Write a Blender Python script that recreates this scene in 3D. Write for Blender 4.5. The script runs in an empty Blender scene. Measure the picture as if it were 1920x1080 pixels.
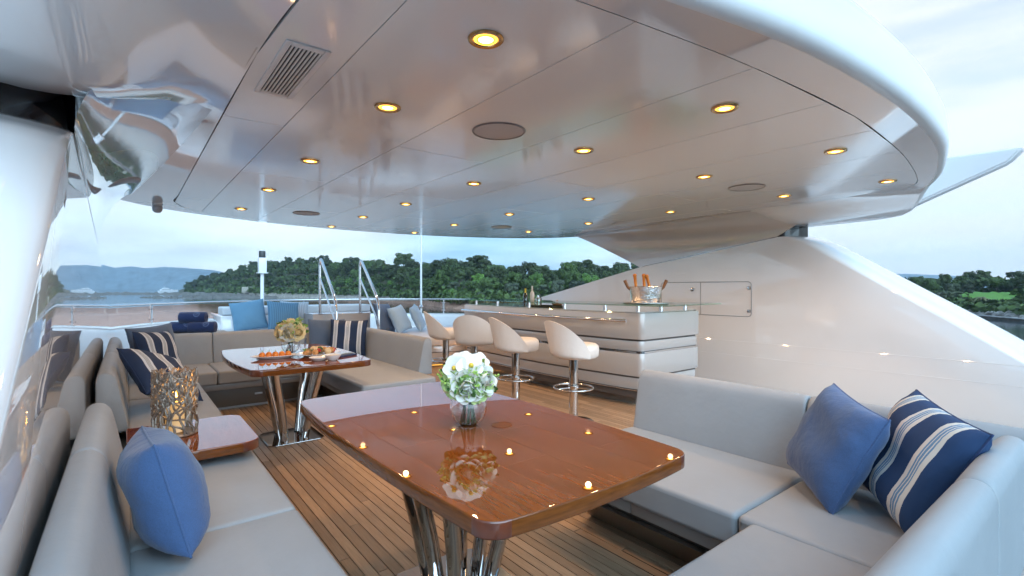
import bpy, bmesh, math, random
from mathutils import Vector, Matrix
R = math.radians
random.seed(7)
sc = bpy.context.scene
C = sc.collection

# ------------------------------------------------------------------ camera
YAW = 38.1                       # the camera looks 38 degrees to starboard of the ship's axis (+Y)
cam_d = bpy.data.cameras.new('camera'); cam = bpy.data.objects.new('camera', cam_d); C.objects.link(cam)
cam.location = (0, 0, 1.33); cam.rotation_euler = (R(90), 0, R(-YAW))
cam_d.sensor_width = 36; cam_d.lens = 36 * 920 / 1920; cam_d.clip_start = 0.02; cam_d.clip_end = 40000
sc.camera = cam

# ------------------------------------------------------------------ world
SKY_A, SKY_B = (18.5, 6.5, 0.0), (1.0, 0.0, 0.0)
SUN_EL, SUN_AZ = 20, 192        # azimuth clockwise from +Y
w = bpy.data.worlds.new('World'); sc.world = w; w.use_nodes = True
wn = w.node_tree.nodes; wl = w.node_tree.links; wn.clear()
out = wn.new('ShaderNodeOutputWorld'); bg = wn.new('ShaderNodeBackground')
sky = wn.new('ShaderNodeTexSky'); sky.sky_type = 'NISHITA'; sky.sun_disc = False
sky.sun_elevation = R(SUN_EL); sky.sun_rotation = R(SUN_AZ); sky.air_density = 1.0; sky.dust_density = 0.6; sky.ozone_density = 2.0
tc = wn.new('ShaderNodeTexCoord')
def sky_noise(scale, stretch, offset, detail, lo, hi, a_, b_):
    mp = wn.new('ShaderNodeMapping'); mp.inputs['Scale'].default_value = (1.0, 1.0, stretch); mp.inputs['Location'].default_value = offset
    wl.new(tc.outputs['Generated'], mp.inputs['Vector'])
    nz = wn.new('ShaderNodeTexNoise'); nz.inputs['Scale'].default_value = scale; nz.inputs['Detail'].default_value = detail; nz.inputs['Roughness'].default_value = 0.55; nz.inputs['Distortion'].default_value = 0.2
    wl.new(mp.outputs['Vector'], nz.inputs['Vector'])
    mr = wn.new('ShaderNodeMapRange'); mr.interpolation_type = 'SMOOTHSTEP'
    for i_, v_ in zip((1, 2, 3, 4), (lo, hi, a_, b_)): mr.inputs[i_].default_value = v_
    wl.new(nz.outputs['Fac'], mr.inputs[0]); return mr.outputs[0]
cover = sky_noise(1.9, 5.0, SKY_A, 7, 0.36, 0.62, 0.55, 0.98)     # cloud cover
tint = sky_noise(0.9, 2.2, SKY_B, 2, 0.40, 0.60, 0.0, 1.0)          # cool or creamy cloud
cm = wn.new('ShaderNodeMix'); cm.data_type = 'RGBA'; wl.new(tint, cm.inputs[0])
cm.inputs[6].default_value = (0.58, 1.18, 1.78, 1); cm.inputs[7].default_value = (1.76, 1.84, 1.94, 1)
mx = wn.new('ShaderNodeMix'); mx.data_type = 'RGBA'
vs = wn.new('ShaderNodeVectorMath'); vs.operation = 'SCALE'; vs.inputs['Scale'].default_value = 0.5; wl.new(sky.outputs['Color'], vs.inputs[0])
wl.new(cover, mx.inputs[0]); wl.new(vs.outputs['Vector'], mx.inputs[6]); wl.new(cm.outputs[2], mx.inputs[7])
wl.new(mx.outputs[2], bg.inputs['Color']); bg.inputs['Strength'].default_value = 0.135
wl.new(bg.outputs['Background'], out.inputs['Surface'])

# ------------------------------------------------------------------ sun
sl = bpy.data.lights.new('sun', 'SUN'); so = bpy.data.objects.new('sun', sl); C.objects.link(so)
sl.energy = 1.5; sl.angle = R(80); sl.color = (0.54, 0.80, 1.0)
so.rotation_euler = (R(90 - SUN_EL), 0, R(-SUN_AZ + 180))
so.location = (0, 0, 30)

# ------------------------------------------------------------------ exposure, render
sc.view_settings.view_transform = 'Standard'; sc.view_settings.look = 'None'
sc.view_settings.exposure = 2.15; sc.view_settings.gamma = 1.0
sc.render.engine = 'CYCLES'
sc.cycles.use_denoising = True; sc.cycles.use_adaptive_sampling = True; sc.cycles.adaptive_threshold = 0.025; sc.cycles.adaptive_min_samples = 20
sc.cycles.max_bounces = 10; sc.cycles.transparent_max_bounces = 12; sc.cycles.transmission_bounces = 8
sc.cycles.caustics_reflective = False; sc.cycles.caustics_refractive = False
sc.cycles.volume_bounces = 3
sc.cycles.sample_clamp_indirect = 6.0

# ================================================================== materials
MATS = {}
def mat(name, col, rough=0.5, metal=0.0, coat=0.0, coat_rough=0.03, ior=1.5, emit=None, emit_s=0.0,
        trans=0.0, spec=0.5, coat_ior=1.5, noise=None, bump=None, sheen=0.0, sss=0.0, objrand=0.0):
    """col: base colour; noise=(scale,amount[,stretch]) tints it; bump=(scale,strength[,stretch])"""
    if name in MATS: return MATS[name]
    m = bpy.data.materials.new(name); m.use_nodes = True; MATS[name] = m
    nt = m.node_tree; N = nt.nodes; L = nt.links
    b = N['Principled BSDF']
    b.inputs['Base Color'].default_value = (*col, 1); b.inputs['Roughness'].default_value = rough
    b.inputs['Metallic'].default_value = metal; b.inputs['IOR'].default_value = ior
    b.inputs['Coat Weight'].default_value = coat; b.inputs['Coat Roughness'].default_value = coat_rough
    b.inputs['Transmission Weight'].default_value = trans
    b.inputs['Specular IOR Level'].default_value = spec; b.inputs['Coat IOR'].default_value = coat_ior
    b.inputs['Sheen Weight'].default_value = sheen
    if sss:
        b.inputs['Subsurface Weight'].default_value = sss; b.inputs['Subsurface Radius'].default_value = (0.02, 0.015, 0.01)
    if emit is not None:
        b.inputs['Emission Color'].default_value = (*emit, 1); b.inputs['Emission Strength'].default_value = emit_s
    def coords(stretch):
        g = N.new('ShaderNodeNewGeometry'); mm = N.new('ShaderNodeMapping'); mm.inputs['Scale'].default_value = stretch
        L.new(g.outputs['Position'], mm.inputs['Vector']); return mm.outputs['Vector']
    last = None
    if noise:
        t = N.new('ShaderNodeTexNoise'); t.inputs['Scale'].default_value = noise[0]; t.inputs['Detail'].default_value = 5
        L.new(coords(noise[2] if len(noise) > 2 else (1, 1, 1)), t.inputs['Vector'])
        rr = N.new('ShaderNodeMapRange'); rr.inputs[1].default_value = 0.3; rr.inputs[2].default_value = 0.7
        rr.inputs[3].default_value = 1 - noise[1]; rr.inputs[4].default_value = 1 + noise[1]
        L.new(t.outputs['Fac'], rr.inputs[0])
        last = rr.outputs[0]
    if objrand:
        oi = N.new('ShaderNodeObjectInfo'); r2 = N.new('ShaderNodeMapRange')
        r2.inputs[3].default_value = 1 - objrand; r2.inputs[4].default_value = 1 + objrand
        L.new(oi.outputs['Random'], r2.inputs[0])
        if last is None: last = r2.outputs[0]
        else:
            mu = N.new('ShaderNodeMath'); mu.operation = 'MULTIPLY'; L.new(last, mu.inputs[0]); L.new(r2.outputs[0], mu.inputs[1]); last = mu.outputs[0]
    if last is not None:
        v = N.new('ShaderNodeVectorMath'); v.operation = 'SCALE'; v.inputs[0].default_value = col
        L.new(last, v.inputs['Scale']); L.new(v.outputs['Vector'], b.inputs['Base Color'])
    if bump:
        t = N.new('ShaderNodeTexNoise'); t.inputs['Scale'].default_value = bump[0]; t.inputs['Detail'].default_value = 4
        L.new(coords(bump[2] if len(bump) > 2 else (1, 1, 1)), t.inputs['Vector'])
        bp = N.new('ShaderNodeBump'); bp.inputs['Strength'].default_value = bump[1]; bp.inputs['Distance'].default_value = bump[3] if len(bump) > 3 else 0.01
        L.new(t.outputs['Fac'], bp.inputs['Height']); L.new(bp.outputs['Normal'], b.inputs['Normal'])
    return m

def ramp_mat(name, stops, fac, rough=0.6, const=True, coat=0.0, bump=None):
    """colour ramp over a coordinate; fac(N, L) returns the socket"""
    m = bpy.data.materials.new(name); m.use_nodes = True; MATS[name] = m
    N = m.node_tree.nodes; L = m.node_tree.links; b = N['Principled BSDF']
    b.inputs['Roughness'].default_value = rough; b.inputs['Coat Weight'].default_value = coat; b.inputs['Coat Roughness'].default_value = 0.02
    r = N.new('ShaderNodeValToRGB'); r.color_ramp.interpolation = 'CONSTANT' if const else 'LINEAR'
    e = r.color_ramp.elements
    e[0].position = stops[0][0]; e[0].color = (*stops[0][1], 1); e[1].position = stops[1][0]; e[1].color = (*stops[1][1], 1)
    for p, c in stops[2:]:
        x = e.new(p); x.color = (*c, 1)
    L.new(fac(N, L), r.inputs['Fac']); L.new(r.outputs['Color'], b.inputs['Base Color'])
    if bump:
        g = N.new('ShaderNodeNewGeometry'); t = N.new('ShaderNodeTexNoise'); t.inputs['Scale'].default_value = bump[0]; t.inputs['Detail'].default_value = 3
        L.new(g.outputs['Position'], t.inputs['Vector'])
        bp = N.new('ShaderNodeBump'); bp.inputs['Strength'].default_value = bump[1]; bp.inputs['Distance'].default_value = 0.01
        L.new(t.outputs['Fac'], bp.inputs['Height']); L.new(bp.outputs['Normal'], b.inputs['Normal'])
    return m

def uv_x(N, L):
    u = N.new('ShaderNodeUVMap'); s = N.new('ShaderNodeSeparateXYZ'); L.new(u.outputs['UV'], s.inputs[0]); return s.outputs['X']

gloss_white = mat('gloss white paint', (0.84, 0.845, 0.86), 0.06, coat=1.0, coat_rough=0.015, ior=1.55)
wing_white = mat('wing gloss white paint', (0.84, 0.84, 0.845), 0.05, coat=1.0, coat_rough=0.01, ior=1.6)
ceil_white = mat('ceiling panel paint', (0.84, 0.87, 0.90), 0.22, coat=1.0, coat_ior=1.75, coat_rough=0.10, ior=1.5)
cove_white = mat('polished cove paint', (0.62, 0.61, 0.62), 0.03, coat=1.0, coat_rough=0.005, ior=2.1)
rim_white = mat('rim paint', (0.80, 0.81, 0.82), 0.3, coat=0.3, coat_rough=0.2)
seam_dark = mat('ceiling seam sealant', (0.22, 0.22, 0.23), 0.7)
black_glass = mat('black tinted glass', (0.004, 0.004, 0.006), 0.05)
fabric = mat('beige outdoor vinyl', (0.30, 0.328, 0.352), 0.55, noise=(3, 0.04), bump=(5, 0.16, (1, 1, 1), 0.04), sheen=0.05)
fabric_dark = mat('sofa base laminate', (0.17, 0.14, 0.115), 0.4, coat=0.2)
sofa_lip = mat('sofa lip laminate', (0.30, 0.295, 0.285), 0.35, coat=0.3)
pad_fab = mat('pale sunpad vinyl', (0.62, 0.66, 0.70), 0.6, bump=(9, 0.2, (1, 1, 1), 0.03))
blue_cloth = mat('denim blue cloth', (0.046, 0.098, 0.225), 0.85, noise=(300, 0.12), bump=(11, 0.45, (1, 1, 1), 0.025), sheen=0.2)
blue_cloth2 = mat('sky blue cloth', (0.12, 0.28, 0.43), 0.85, noise=(200, 0.12), bump=(16, 0.3, (1, 1, 1), 0.02), sheen=0.2)
slate_cloth = mat('slate blue cloth', (0.085, 0.14, 0.235), 0.85, noise=(200, 0.12), bump=(16, 0.3, (1, 1, 1), 0.02), sheen=0.2)
pale_cloth = mat('pale blue cloth', (0.38, 0.54, 0.68), 0.85, noise=(150, 0.1), bump=(16, 0.3, (1, 1, 1), 0.02), sheen=0.2)
navy = mat('navy cloth', (0.012, 0.035, 0.11), 0.85, sheen=0.2, bump=(60, 0.3, (1, 1, 1), 0.005))
NV, CR, LB = (0.012, 0.045, 0.125), (0.62, 0.60, 0.55), (0.13, 0.25, 0.40)
TN = (0.36, 0.34, 0.30)
def stripes(name, groups, base, edge, mid):
    st = [(0.0, base)]
    for a, b_ in groups:
        wd = b_ - a
        st += [(a, edge), (a + wd * .28, mid), (a + wd * .40, edge), (a + wd * .46, mid), (a + wd * .56, edge), (a + wd * .62, mid), (a + wd * .72, edge), (b_, base)]
    return ramp_mat(name, st, uv_x, rough=0.85, bump=(18, 0.3))
stripe_a = stripes('navy and white striped cloth', [(0.13, 0.25), (0.44, 0.57), (0.76, 0.89)], NV, CR, LB)
stripe_b = stripes('navy and cream striped cloth', [(0.10, 0.22), (0.42, 0.56), (0.76, 0.88)], (0.014, 0.036, 0.095), (0.62, 0.68, 0.74), (0.30, 0.34, 0.38))
stripe_c = ramp_mat('thin striped pale cloth', [(i / 30, (0.50, 0.60, 0.68) if i % 2 else (0.30, 0.40, 0.50)) for i in range(30)], uv_x, rough=0.85)
stripe_d = ramp_mat('tone on tone blue ribbed cloth', [(i / 30, (0.115, 0.27, 0.42) if i % 2 else (0.08, 0.20, 0.33)) for i in range(30)], uv_x, rough=0.85)
steel = mat('polished stainless steel', (0.72, 0.72, 0.73), 0.07, metal=1.0)
brushed = mat('brushed steel', (0.55, 0.55, 0.56), 0.3, metal=1.0)
chrome = mat('chrome', (0.62, 0.61, 0.60), 0.04, metal=1.0)
mahog = mat('varnished mahogany', (0.205, 0.052, 0.008), 0.4, spec=0.0, coat=1.0, coat_ior=2.05, coat_rough=0.008, noise=(5, 0.26, (14, 1.1, 14)), ior=1.5)
mahog_edge = mat('varnished mahogany edge', (0.15, 0.044, 0.009), 0.4, spec=0.0, coat=1.0, coat_rough=0.02, noise=(9, 0.3, (1.5, 1.5, 14)))
mahog_corner = mat('dark mahogany corner block', (0.115, 0.026, 0.010), 0.28, coat=1.0, coat_rough=0.02, noise=(20, 0.3))
teak = mat('teak plank', (0.39, 0.265, 0.17), 0.5, noise=(7, 0.16, (22, 1.0, 22)), objrand=0.24, bump=(60, 0.15, (3, 0.3, 1), 0.004))
caulk = mat('black deck caulk', (0.012, 0.011, 0.010), 0.7)
stool_white = mat('cream leather', (0.77, 0.74, 0.70), 0.5, bump=(14, 0.2, (1, 1, 1), 0.02))
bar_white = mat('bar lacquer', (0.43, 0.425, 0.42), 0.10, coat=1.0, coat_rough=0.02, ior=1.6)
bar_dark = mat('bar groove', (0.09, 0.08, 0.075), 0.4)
amber = mat('amber led strip', (1, .6, .2), 0.5, emit=(1.0, 0.50, 0.06), emit_s=5)
amber_dim = mat('dim amber led strip', (1, .6, .2), 0.5, emit=(1.0, 0.50, 0.08), emit_s=.5)
lens_hot = mat('downlight lens', (1, .8, .5), 0.3, emit=(1.0, 0.58, 0.12), emit_s=3.2)
lens_ring = mat('downlight inner ring', (0.9, .6, .2), 0.3, emit=(1.0, 0.42, 0.04), emit_s=1.0)
trim_gold = mat('downlight trim', (0.55, 0.36, 0.16), 0.22, metal=1.0)
grille = mat('speaker grille', (0.58, 0.61, 0.65), 0.75, bump=(900, 0.3, (1, 1, 1), 0.001))
white_plastic = mat('white plastic', (0.74, 0.75, 0.76), 0.35)
grey_plastic = mat('grey plastic', (0.28, 0.29, 0.31), 0.4)
dark_slot = mat('vent slot', (0.02, 0.02, 0.025), 0.7)
leaf_green = mat('flower leaf', (0.05, 0.16, 0.03), 0.5, noise=(30, 0.3))
lime_green = mat('lime flower bud', (0.28, 0.46, 0.10), 0.5, noise=(40, 0.25))
stem_green = mat('flower stem', (0.03, 0.12, 0.03), 0.4)
petal_white = mat('white petal', (0.66, 0.66, 0.60), 0.6, noise=(60, 0.05))
petal_lime = mat('pale green petal', (0.42, 0.56, 0.22), 0.6, noise=(60, 0.1))
petal_cream = mat('cream petal', (0.80, 0.66, 0.36), 0.6, noise=(60, 0.1))
orchid_eye = mat('orchid centre', (0.62, 0.45, 0.05), 0.6)
coral_metal = mat('bronze coral', (0.24, 0.20, 0.165), 0.45, metal=0.5, noise=(60, 0.3))
wax = mat('candle wax', (0.80, 0.70, 0.52), 0.5, emit=(1.0, 0.45, 0.08), emit_s=0.12)  # faint emission stands in for flame light shining through the wax
flame_m = mat('candle flame', (1, .6, .2), 0.5, emit=(1.0, 0.42, 0.05), emit_s=14)
china = mat('white china', (0.78, 0.78, 0.77), 0.15, coat=0.5)
orange_food = mat('orange canape', (0.70, 0.20, 0.02), 0.4, noise=(80, 0.2))
pastry = mat('pastry', (0.50, 0.26, 0.10), 0.6, noise=(80, 0.3))
red_food = mat('red berry', (0.45, 0.03, 0.03), 0.35)
herb = mat('herb garnish', (0.06, 0.10, 0.04), 0.6)
bread = mat('cream pastry', (0.66, 0.52, 0.32), 0.6, noise=(80, 0.2))
copper = mat('orange foil', (0.72, 0.24, 0.04), 0.35, metal=0.4)
brown_handle = mat('brown bucket handle', (0.24, 0.10, 0.035), 0.4, metal=0.3)
hammered = mat('hammered silver', (0.75, 0.76, 0.78), 0.22, metal=1.0, bump=(45, 0.6, (1, 1, 1), 0.01))
bottle_green = mat('dark bottle glass', (0.01, 0.02, 0.008), 0.06, coat=1.0)
yellow_label = mat('yellow bottle', (0.70, 0.55, 0.03), 0.3)
basket_brown = mat('brown wicker', (0.22, 0.12, 0.06), 0.8, noise=(60, 0.4))
tan_tray = mat('tan tray', (0.36, 0.31, 0.24), 0.5)
emblem_m = mat('embroidered emblem', (0.20, 0.30, 0.50), 0.8)
towel_m = mat('navy terry towel', (0.008, 0.028, 0.11), 0.95, bump=(260, 0.8, (1, 1, 1), 0.006), sheen=0.3)

def glass_mat(name, tint=(0.97, 0.99, 0.98), ior=1.45):
    m = bpy.data.materials.new(name); m.use_nodes = True; MATS[name] = m
    N = m.node_tree.nodes; L = m.node_tree.links; N.clear()
    o = N.new('ShaderNodeOutputMaterial'); t = N.new('ShaderNodeBsdfTransparent'); t.inputs['Color'].default_value = (*tint, 1)
    g = N.new('ShaderNodeBsdfGlossy'); g.inputs['Roughness'].default_value = 0.01
    f = N.new('ShaderNodeFresnel'); ge = N.new('ShaderNodeNewGeometry'); mr = N.new('ShaderNodeMapRange'); mr.inputs[3].default_value = ior; mr.inputs[4].default_value = 1 / ior
    L.new(ge.outputs['Backfacing'], mr.inputs[0]); L.new(mr.outputs[0], f.inputs['IOR']); mxs = N.new('ShaderNodeMixShader')
    L.new(f.outputs['Fac'], mxs.inputs['Fac']); L.new(t.outputs[0], mxs.inputs[1]); L.new(g.outputs[0], mxs.inputs[2]); L.new(mxs.outputs[0], o.inputs['Surface'])
    return m
pane_glass = glass_mat('clear glass')
bal_glass = glass_mat('rose tinted balustrade glass', (0.98, 0.80, 0.73))
bowl_glass = glass_mat('vase crystal', (0.96, 0.98, 0.98), ior=1.8)
green_glass = glass_mat('green edged glass', (0.80, 0.94, 0.86))
vase_glass = mat('vase glass', (0.97, 0.99, 1.0), 0.0, trans=1.0, ior=1.45)
water_glass = mat('vase water', (0.95, 1.0, 0.98), 0.0, trans=1.0, ior=1.33)

# ================================================================== mesh helpers
def put(o, parent=None):
    C.objects.link(o)
    if parent is not None: o.parent = parent
    return o
def mesh_obj(name, me, m=None, parent=None, loc=(0, 0, 0)):
    o = bpy.data.objects.new(name, me); o.location = loc
    if m is not None:
        me.materials.clear()
        for k in (m if isinstance(m, (list, tuple)) else [m]): me.materials.append(k)
    return put(o, parent)
def from_bm(name, bm, m=None, parent=None, loc=(0, 0, 0), smooth=30):
    me = bpy.data.meshes.new(name); bm.normal_update(); bm.to_mesh(me); bm.free()
    if smooth:
        for p in me.polygons: p.use_smooth = True
        me.set_sharp_from_angle(angle=R(smooth))
    return mesh_obj(name, me, m, parent, loc)
def from_py(name, v, f, m=None, parent=None, loc=(0, 0, 0), smooth=30, flip=False):
    me = bpy.data.meshes.new(name); me.from_pydata([tuple(a) for a in v], [], f)
    bm = bmesh.new(); bm.from_mesh(me); bmesh.ops.recalc_face_normals(bm, faces=bm.faces)
    if flip: bmesh.ops.reverse_faces(bm, faces=bm.faces)
    bm.to_mesh(me); bm.free()
    if smooth:
        for p in me.polygons: p.use_smooth = True
        me.set_sharp_from_angle(angle=R(smooth))
    return mesh_obj(name, me, m, parent, loc)
def tag(o, label, cat, group=None):
    o['label'] = label; o['category'] = cat
    if group: o['group'] = group
    return o
def thing(name, label, cat, loc=(0, 0, 0), rz=0, group=None):
    o = bpy.data.objects.new(name, None); o.empty_display_size = 0.1; o.location = loc; o.rotation_euler = (0, 0, rz); C.objects.link(o)
    return tag(o, label, cat, group)
def structure(o): o['kind'] = 'structure'; return o
def copy_tree(o, parent=None):
    c = o.copy(); C.objects.link(c)
    if parent is not None: c.parent = parent
    for ch in list(o.children): copy_tree(ch, c)
    return c
def bm_box(bm, x0, x1, y0, y1, z0, z1):
    r = bmesh.ops.create_cube(bm, size=1.0)
    for v in r['verts']:
        v.co = Vector(((x0 + x1) / 2 + v.co.x * (x1 - x0), (y0 + y1) / 2 + v.co.y * (y1 - y0), (z0 + z1) / 2 + v.co.z * (z1 - z0)))
    return r['verts']
def box(name, b, m, parent=None, bev=0.0, seg=2, smooth=40):
    bm = bmesh.new(); bm_box(bm, *b)
    if bev: bmesh.ops.bevel(bm, geom=bm.edges[:], offset=bev, segments=seg, profile=0.5, affect='EDGES')
    return from_bm(name, bm, m, parent, smooth=smooth)
def cushion(name, b, m, parent, bev=0.045, puff=0.012, seg=4):
    """soft rounded box, slightly crowned on top"""
    bm = bmesh.new(); bm_box(bm, *b)
    bmesh.ops.subdivide_edges(bm, edges=bm.edges[:], cuts=5, use_grid_fill=True)
    x0, x1, y0, y1, z0, z1 = b
    for v in bm.verts:
        p = v.co
        fx = (p.x - x0) / (x1 - x0) * 2 - 1; fy = (p.y - y0) / (y1 - y0) * 2 - 1
        if abs(p.z - z1) < 1e-5: p.z += puff * (1 - fx * fx) * (1 - fy * fy)
    sharp = [e for e in bm.edges if len(e.link_faces) == 2 and e.calc_face_angle(0) > R(60)]
    bmesh.ops.bevel(bm, geom=sharp, offset=bev, segments=seg, profile=0.5, affect='EDGES', clamp_overlap=True)
    o = from_bm(name, bm, m, parent, smooth=60)
    if name == 'seat_cushion':
        i_ = bev * .27; rr = bev * .75; path = []
        for cx_, cy_, a0 in ((x1 - i_ - rr, y1 - i_ - rr, 0), (x0 + i_ + rr, y1 - i_ - rr, 90), (x0 + i_ + rr, y0 + i_ + rr, 180), (x1 - i_ - rr, y0 + i_ + rr, 270)):
            path += [(cx_ + rr * math.cos(R(a0 + 18 * k)), cy_ + rr * math.sin(R(a0 + 18 * k)), z1 - i_) for k in range(6)]
        bm = bmesh.new(); tube_bm(bm, path + [path[0]], .0042, 6, False); from_bm('piping', bm, m, o, smooth=60)
    return o
def prism(name, poly, z0, z1, m, parent=None, bev=0.0, seg=2, smooth=40):
    """polygon in XY extruded in z"""
    bm = bmesh.new(); vs = [bm.verts.new((x, y, z0)) for x, y in poly]; f = bm.faces.new(vs)
    r = bmesh.ops.extrude_face_region(bm, geom=[f]); bmesh.ops.translate(bm, verts=[g for g in r['geom'] if isinstance(g, bmesh.types.BMVert)], vec=(0, 0, z1 - z0))
    bmesh.ops.recalc_face_normals(bm, faces=bm.faces)
    if bev:
        ed = [e for e in bm.edges if abs(e.verts[0].co.z - e.verts[1].co.z) < 1e-6]
        bmesh.ops.bevel(bm, geom=ed, offset=bev, segments=seg, profile=0.5, affect='EDGES')
    o = from_bm(name, bm, m, parent, smooth=smooth)
    for p in o.data.polygons:
        if abs(p.normal.z) > .999: p.use_smooth = False
    return o
def tube_bm(bm, pts, r, n=8, cap=True):
    pts = [Vector(p) for p in pts]; rs = r if isinstance(r, (list, tuple)) else [r] * len(pts)
    rings = []; up = None
    for i, p in enumerate(pts):
        t = (pts[min(i + 1, len(pts) - 1)] - pts[max(i - 1, 0)]).normalized()
        if up is None: up = Vector((0, 0, 1)) if abs(t.z) < .9 else Vector((1, 0, 0))
        s = t.cross(up).normalized(); up = s.cross(t).normalized()
        rings.append([bm.verts.new(p + (s * math.cos(a) + up * math.sin(a)) * rs[i]) for a in [2 * math.pi * k / n for k in range(n)]])
    for a, b in zip(rings, rings[1:]):
        for k in range(n): bm.faces.new((a[k], a[(k + 1) % n], b[(k + 1) % n], b[k]))
    if cap: bm.faces.new(rings[0][::-1]); bm.faces.new(rings[-1])
def tube(name, pts, r, m, parent=None, n=10):
    bm = bmesh.new(); tube_bm(bm, pts, r, n); return from_bm(name, bm, m, parent, smooth=40)
def lathe(name, prof, m, parent=None, n=32, loc=(0, 0, 0), smooth=35):
    """prof: (r, z) list, closed on the axis where r = 0"""
    bm = bmesh.new(); rings = []
    for r, z in prof:
        if r < 1e-6: rings.append([bm.verts.new((0, 0, z))])
        else: rings.append([bm.verts.new((r * math.cos(2 * math.pi * k / n), r * math.sin(2 * math.pi * k / n), z)) for k in range(n)])
    for a, b in zip(rings, rings[1:]):
        if len(a) == 1 and len(b) == 1: continue
        for k in range(n):
            k2 = (k + 1) % n
            if len(a) == 1: bm.faces.new((a[0], b[k2], b[k]))
            elif len(b) == 1: bm.faces.new((a[k], a[k2], b[0]))
            else: bm.faces.new((a[k], a[k2], b[k2], b[k]))
    bmesh.ops.recalc_face_normals(bm, faces=bm.faces)
    return from_bm(name, bm, m, parent, loc, smooth)
def torus(name, Rr, r, m, parent=None, n=28, k=8, loc=(0, 0, 0)):
    bm = bmesh.new(); rings = []
    for i in range(n):
        a = 2 * math.pi * i / n
        rings.append([bm.verts.new(((Rr + r * math.cos(b)) * math.cos(a), (Rr + r * math.cos(b)) * math.sin(a), r * math.sin(b))) for b in [2 * math.pi * j / k for j in range(k)]])
    for i in range(n):
        A, B = rings[i], rings[(i + 1) % n]
        for j in range(k): bm.faces.new((A[j], B[j], B[(j + 1) % k], A[(j + 1) % k]))
    return from_bm(name, bm, m, parent, loc, 60)
def catmull(P, sub=4, closed=False):
    o = []; n = len(P)
    rng = range(n) if closed else range(n - 1)
    for i in rng:
        p0 = P[(i - 1) % n] if closed or i > 0 else P[0]; p1 = P[i]; p2 = P[(i + 1) % n]; p3 = P[(i + 2) % n] if closed or i + 2 < n else P[-1]
        for s in range(sub):
            t = s / sub
            o.append(tuple(0.5 * ((2 * b) + (c - a) * t + (2 * a - 5 * b + 4 * c - d) * t * t + (3 * b - a - 3 * c + d) * t ** 3) for a, b, c, d in zip(p0, p1, p2, p3)))
    if not closed: o.append(tuple(P[-1]))
    return o
def smooth01(t): t = max(0, min(1, t)); return t * t * (3 - 2 * t)
def interp(x, P):
    if x <= P[0][0]: return P[0][1]
    for (a, b), (c, d) in zip(P, P[1:]):
        if x <= c: return b + (d - b) * (x - a) / (c - a) if c > a else d
    return P[-1][1]

XC = 3.1975            # ship's centreline
HALF = 3.3775          # half-width at the wing walls (X = -0.18 and 6.575)
ZC = 2.285             # ceiling

# ================================================================== DECK
deck = structure(box('deck', (-1.2, 7.6, -3.0, 12.2, -0.30, -0.010), caulk))
pl_me = bpy.data.meshes.new('plank')
bm = bmesh.new(); bm_box(bm, -.5, .5, -.5, .5, -1, 0); bm.to_mesh(pl_me); bm.free(); pl_me.materials.append(teak)
PW, GAP = 0.0553, 0.0058
rest_v, rest_f = [], []
def add_rest(x, y0, y1):
    b = len(rest_v); h = (PW - GAP) / 2
    rest_v.extend([(x - h, y0, 0), (x + h, y0, 0), (x + h, y1, 0), (x - h, y1, 0)]); rest_f.append((b, b + 1, b + 2, b + 3))
cnt = 0
ncol = int((6.5 - 0.3) / PW)
for i in range(ncol):
    x = 0.34 + i * PW
    y = 0.55 - random.random() * 1.6
    while y < 8.6:
        ln = random.uniform(1.7, 2.5); y1 = y + ln
        a, b_ = max(y, 0.5), min(y1, 8.6)
        near = x < 4.35 and a < 5.6 and b_ > 1.0
        if x > 1.8 and x < 2.7 and b_ < 2.0: near = False
        if near and cnt < 292 and b_ - a > .1:
            o = bpy.data.objects.new('plank', pl_me); o.location = (x, (a + b_) / 2, 0); o.scale = (PW - GAP, b_ - a - .004, 0.009); put(o, deck); cnt += 1
        elif b_ - a > .1: add_rest(x, a, b_ - .004)
        y = y1
ro = from_py('plank_field', rest_v, rest_f, teak, deck, smooth=0); ro['kind'] = 'stuff'

# ================================================================== HARDTOP ROOF
roof = thing('hardtop_roof', 'glossy white oval hardtop roof with flush ceiling panels over the deck', 'roof', (XC, 4.4, ZC))
def rl(v): return (v[0] - XC, v[1] - 4.4, v[2] - ZC)     # roof local
OUT_H = [(0, .78), (1.0, .83), (1.7, .95), (2.3, 1.09), (2.85, 1.28), (3.3, 1.5), (3.58, 1.8), (3.68, 2.2), (3.71, 2.7), (3.72, 3.5), (3.70, 4.5), (3.62, 5.5), (3.45, 6.3), (3.2, 6.88), (2.72, 7.35), (2.1, 7.67), (1.2, 7.96), (0, 8.08)]
IN_H = [(0, .97), (1.0, 1.02), (1.7, 1.1), (2.2, 1.18), (2.5, 1.26), (2.66, 1.38), (2.74, 1.6), (2.775, 2.0), (2.787, 2.7), (2.787, 3.5), (2.787, 4.5), (2.787, 5.5), (2.787, 6.1), (2.787, 6.6), (2.55, 7.2), (2.0, 7.55), (1.2, 7.85), (0, 7.97)]
def loop(H):
    full = H[:-1] + [(-u, y) for u, y in H[::-1]][:-1]
    return catmull([(u, y) for u, y in full], 4, True)
OL, IL = loop(OUT_H), loop(IN_H)
NL = len(OL)
def band_z(u, y):
    return -0.17 * smooth01((abs(u) - 2.79) / .62) * (1 - smooth01((y - 2.75) / .35))
V, F_ = [], []
rows = 7
for j in range(rows + 1):
    t = j / rows
    for k in range(NL):
        u = IL[k][0] + (OL[k][0] - IL[k][0]) * t; y = IL[k][1] + (OL[k][1] - IL[k][1]) * t
        V.append((u, y - 4.4, band_z(u, y)))
for j in range(rows):
    for k in range(NL):
        F_.append((j * NL + k, j * NL + (k + 1) % NL, (j + 1) * NL + (k + 1) % NL, (j + 1) * NL + k))
from_py('soffit_band', V, F_, gloss_white, roof, smooth=50)
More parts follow.
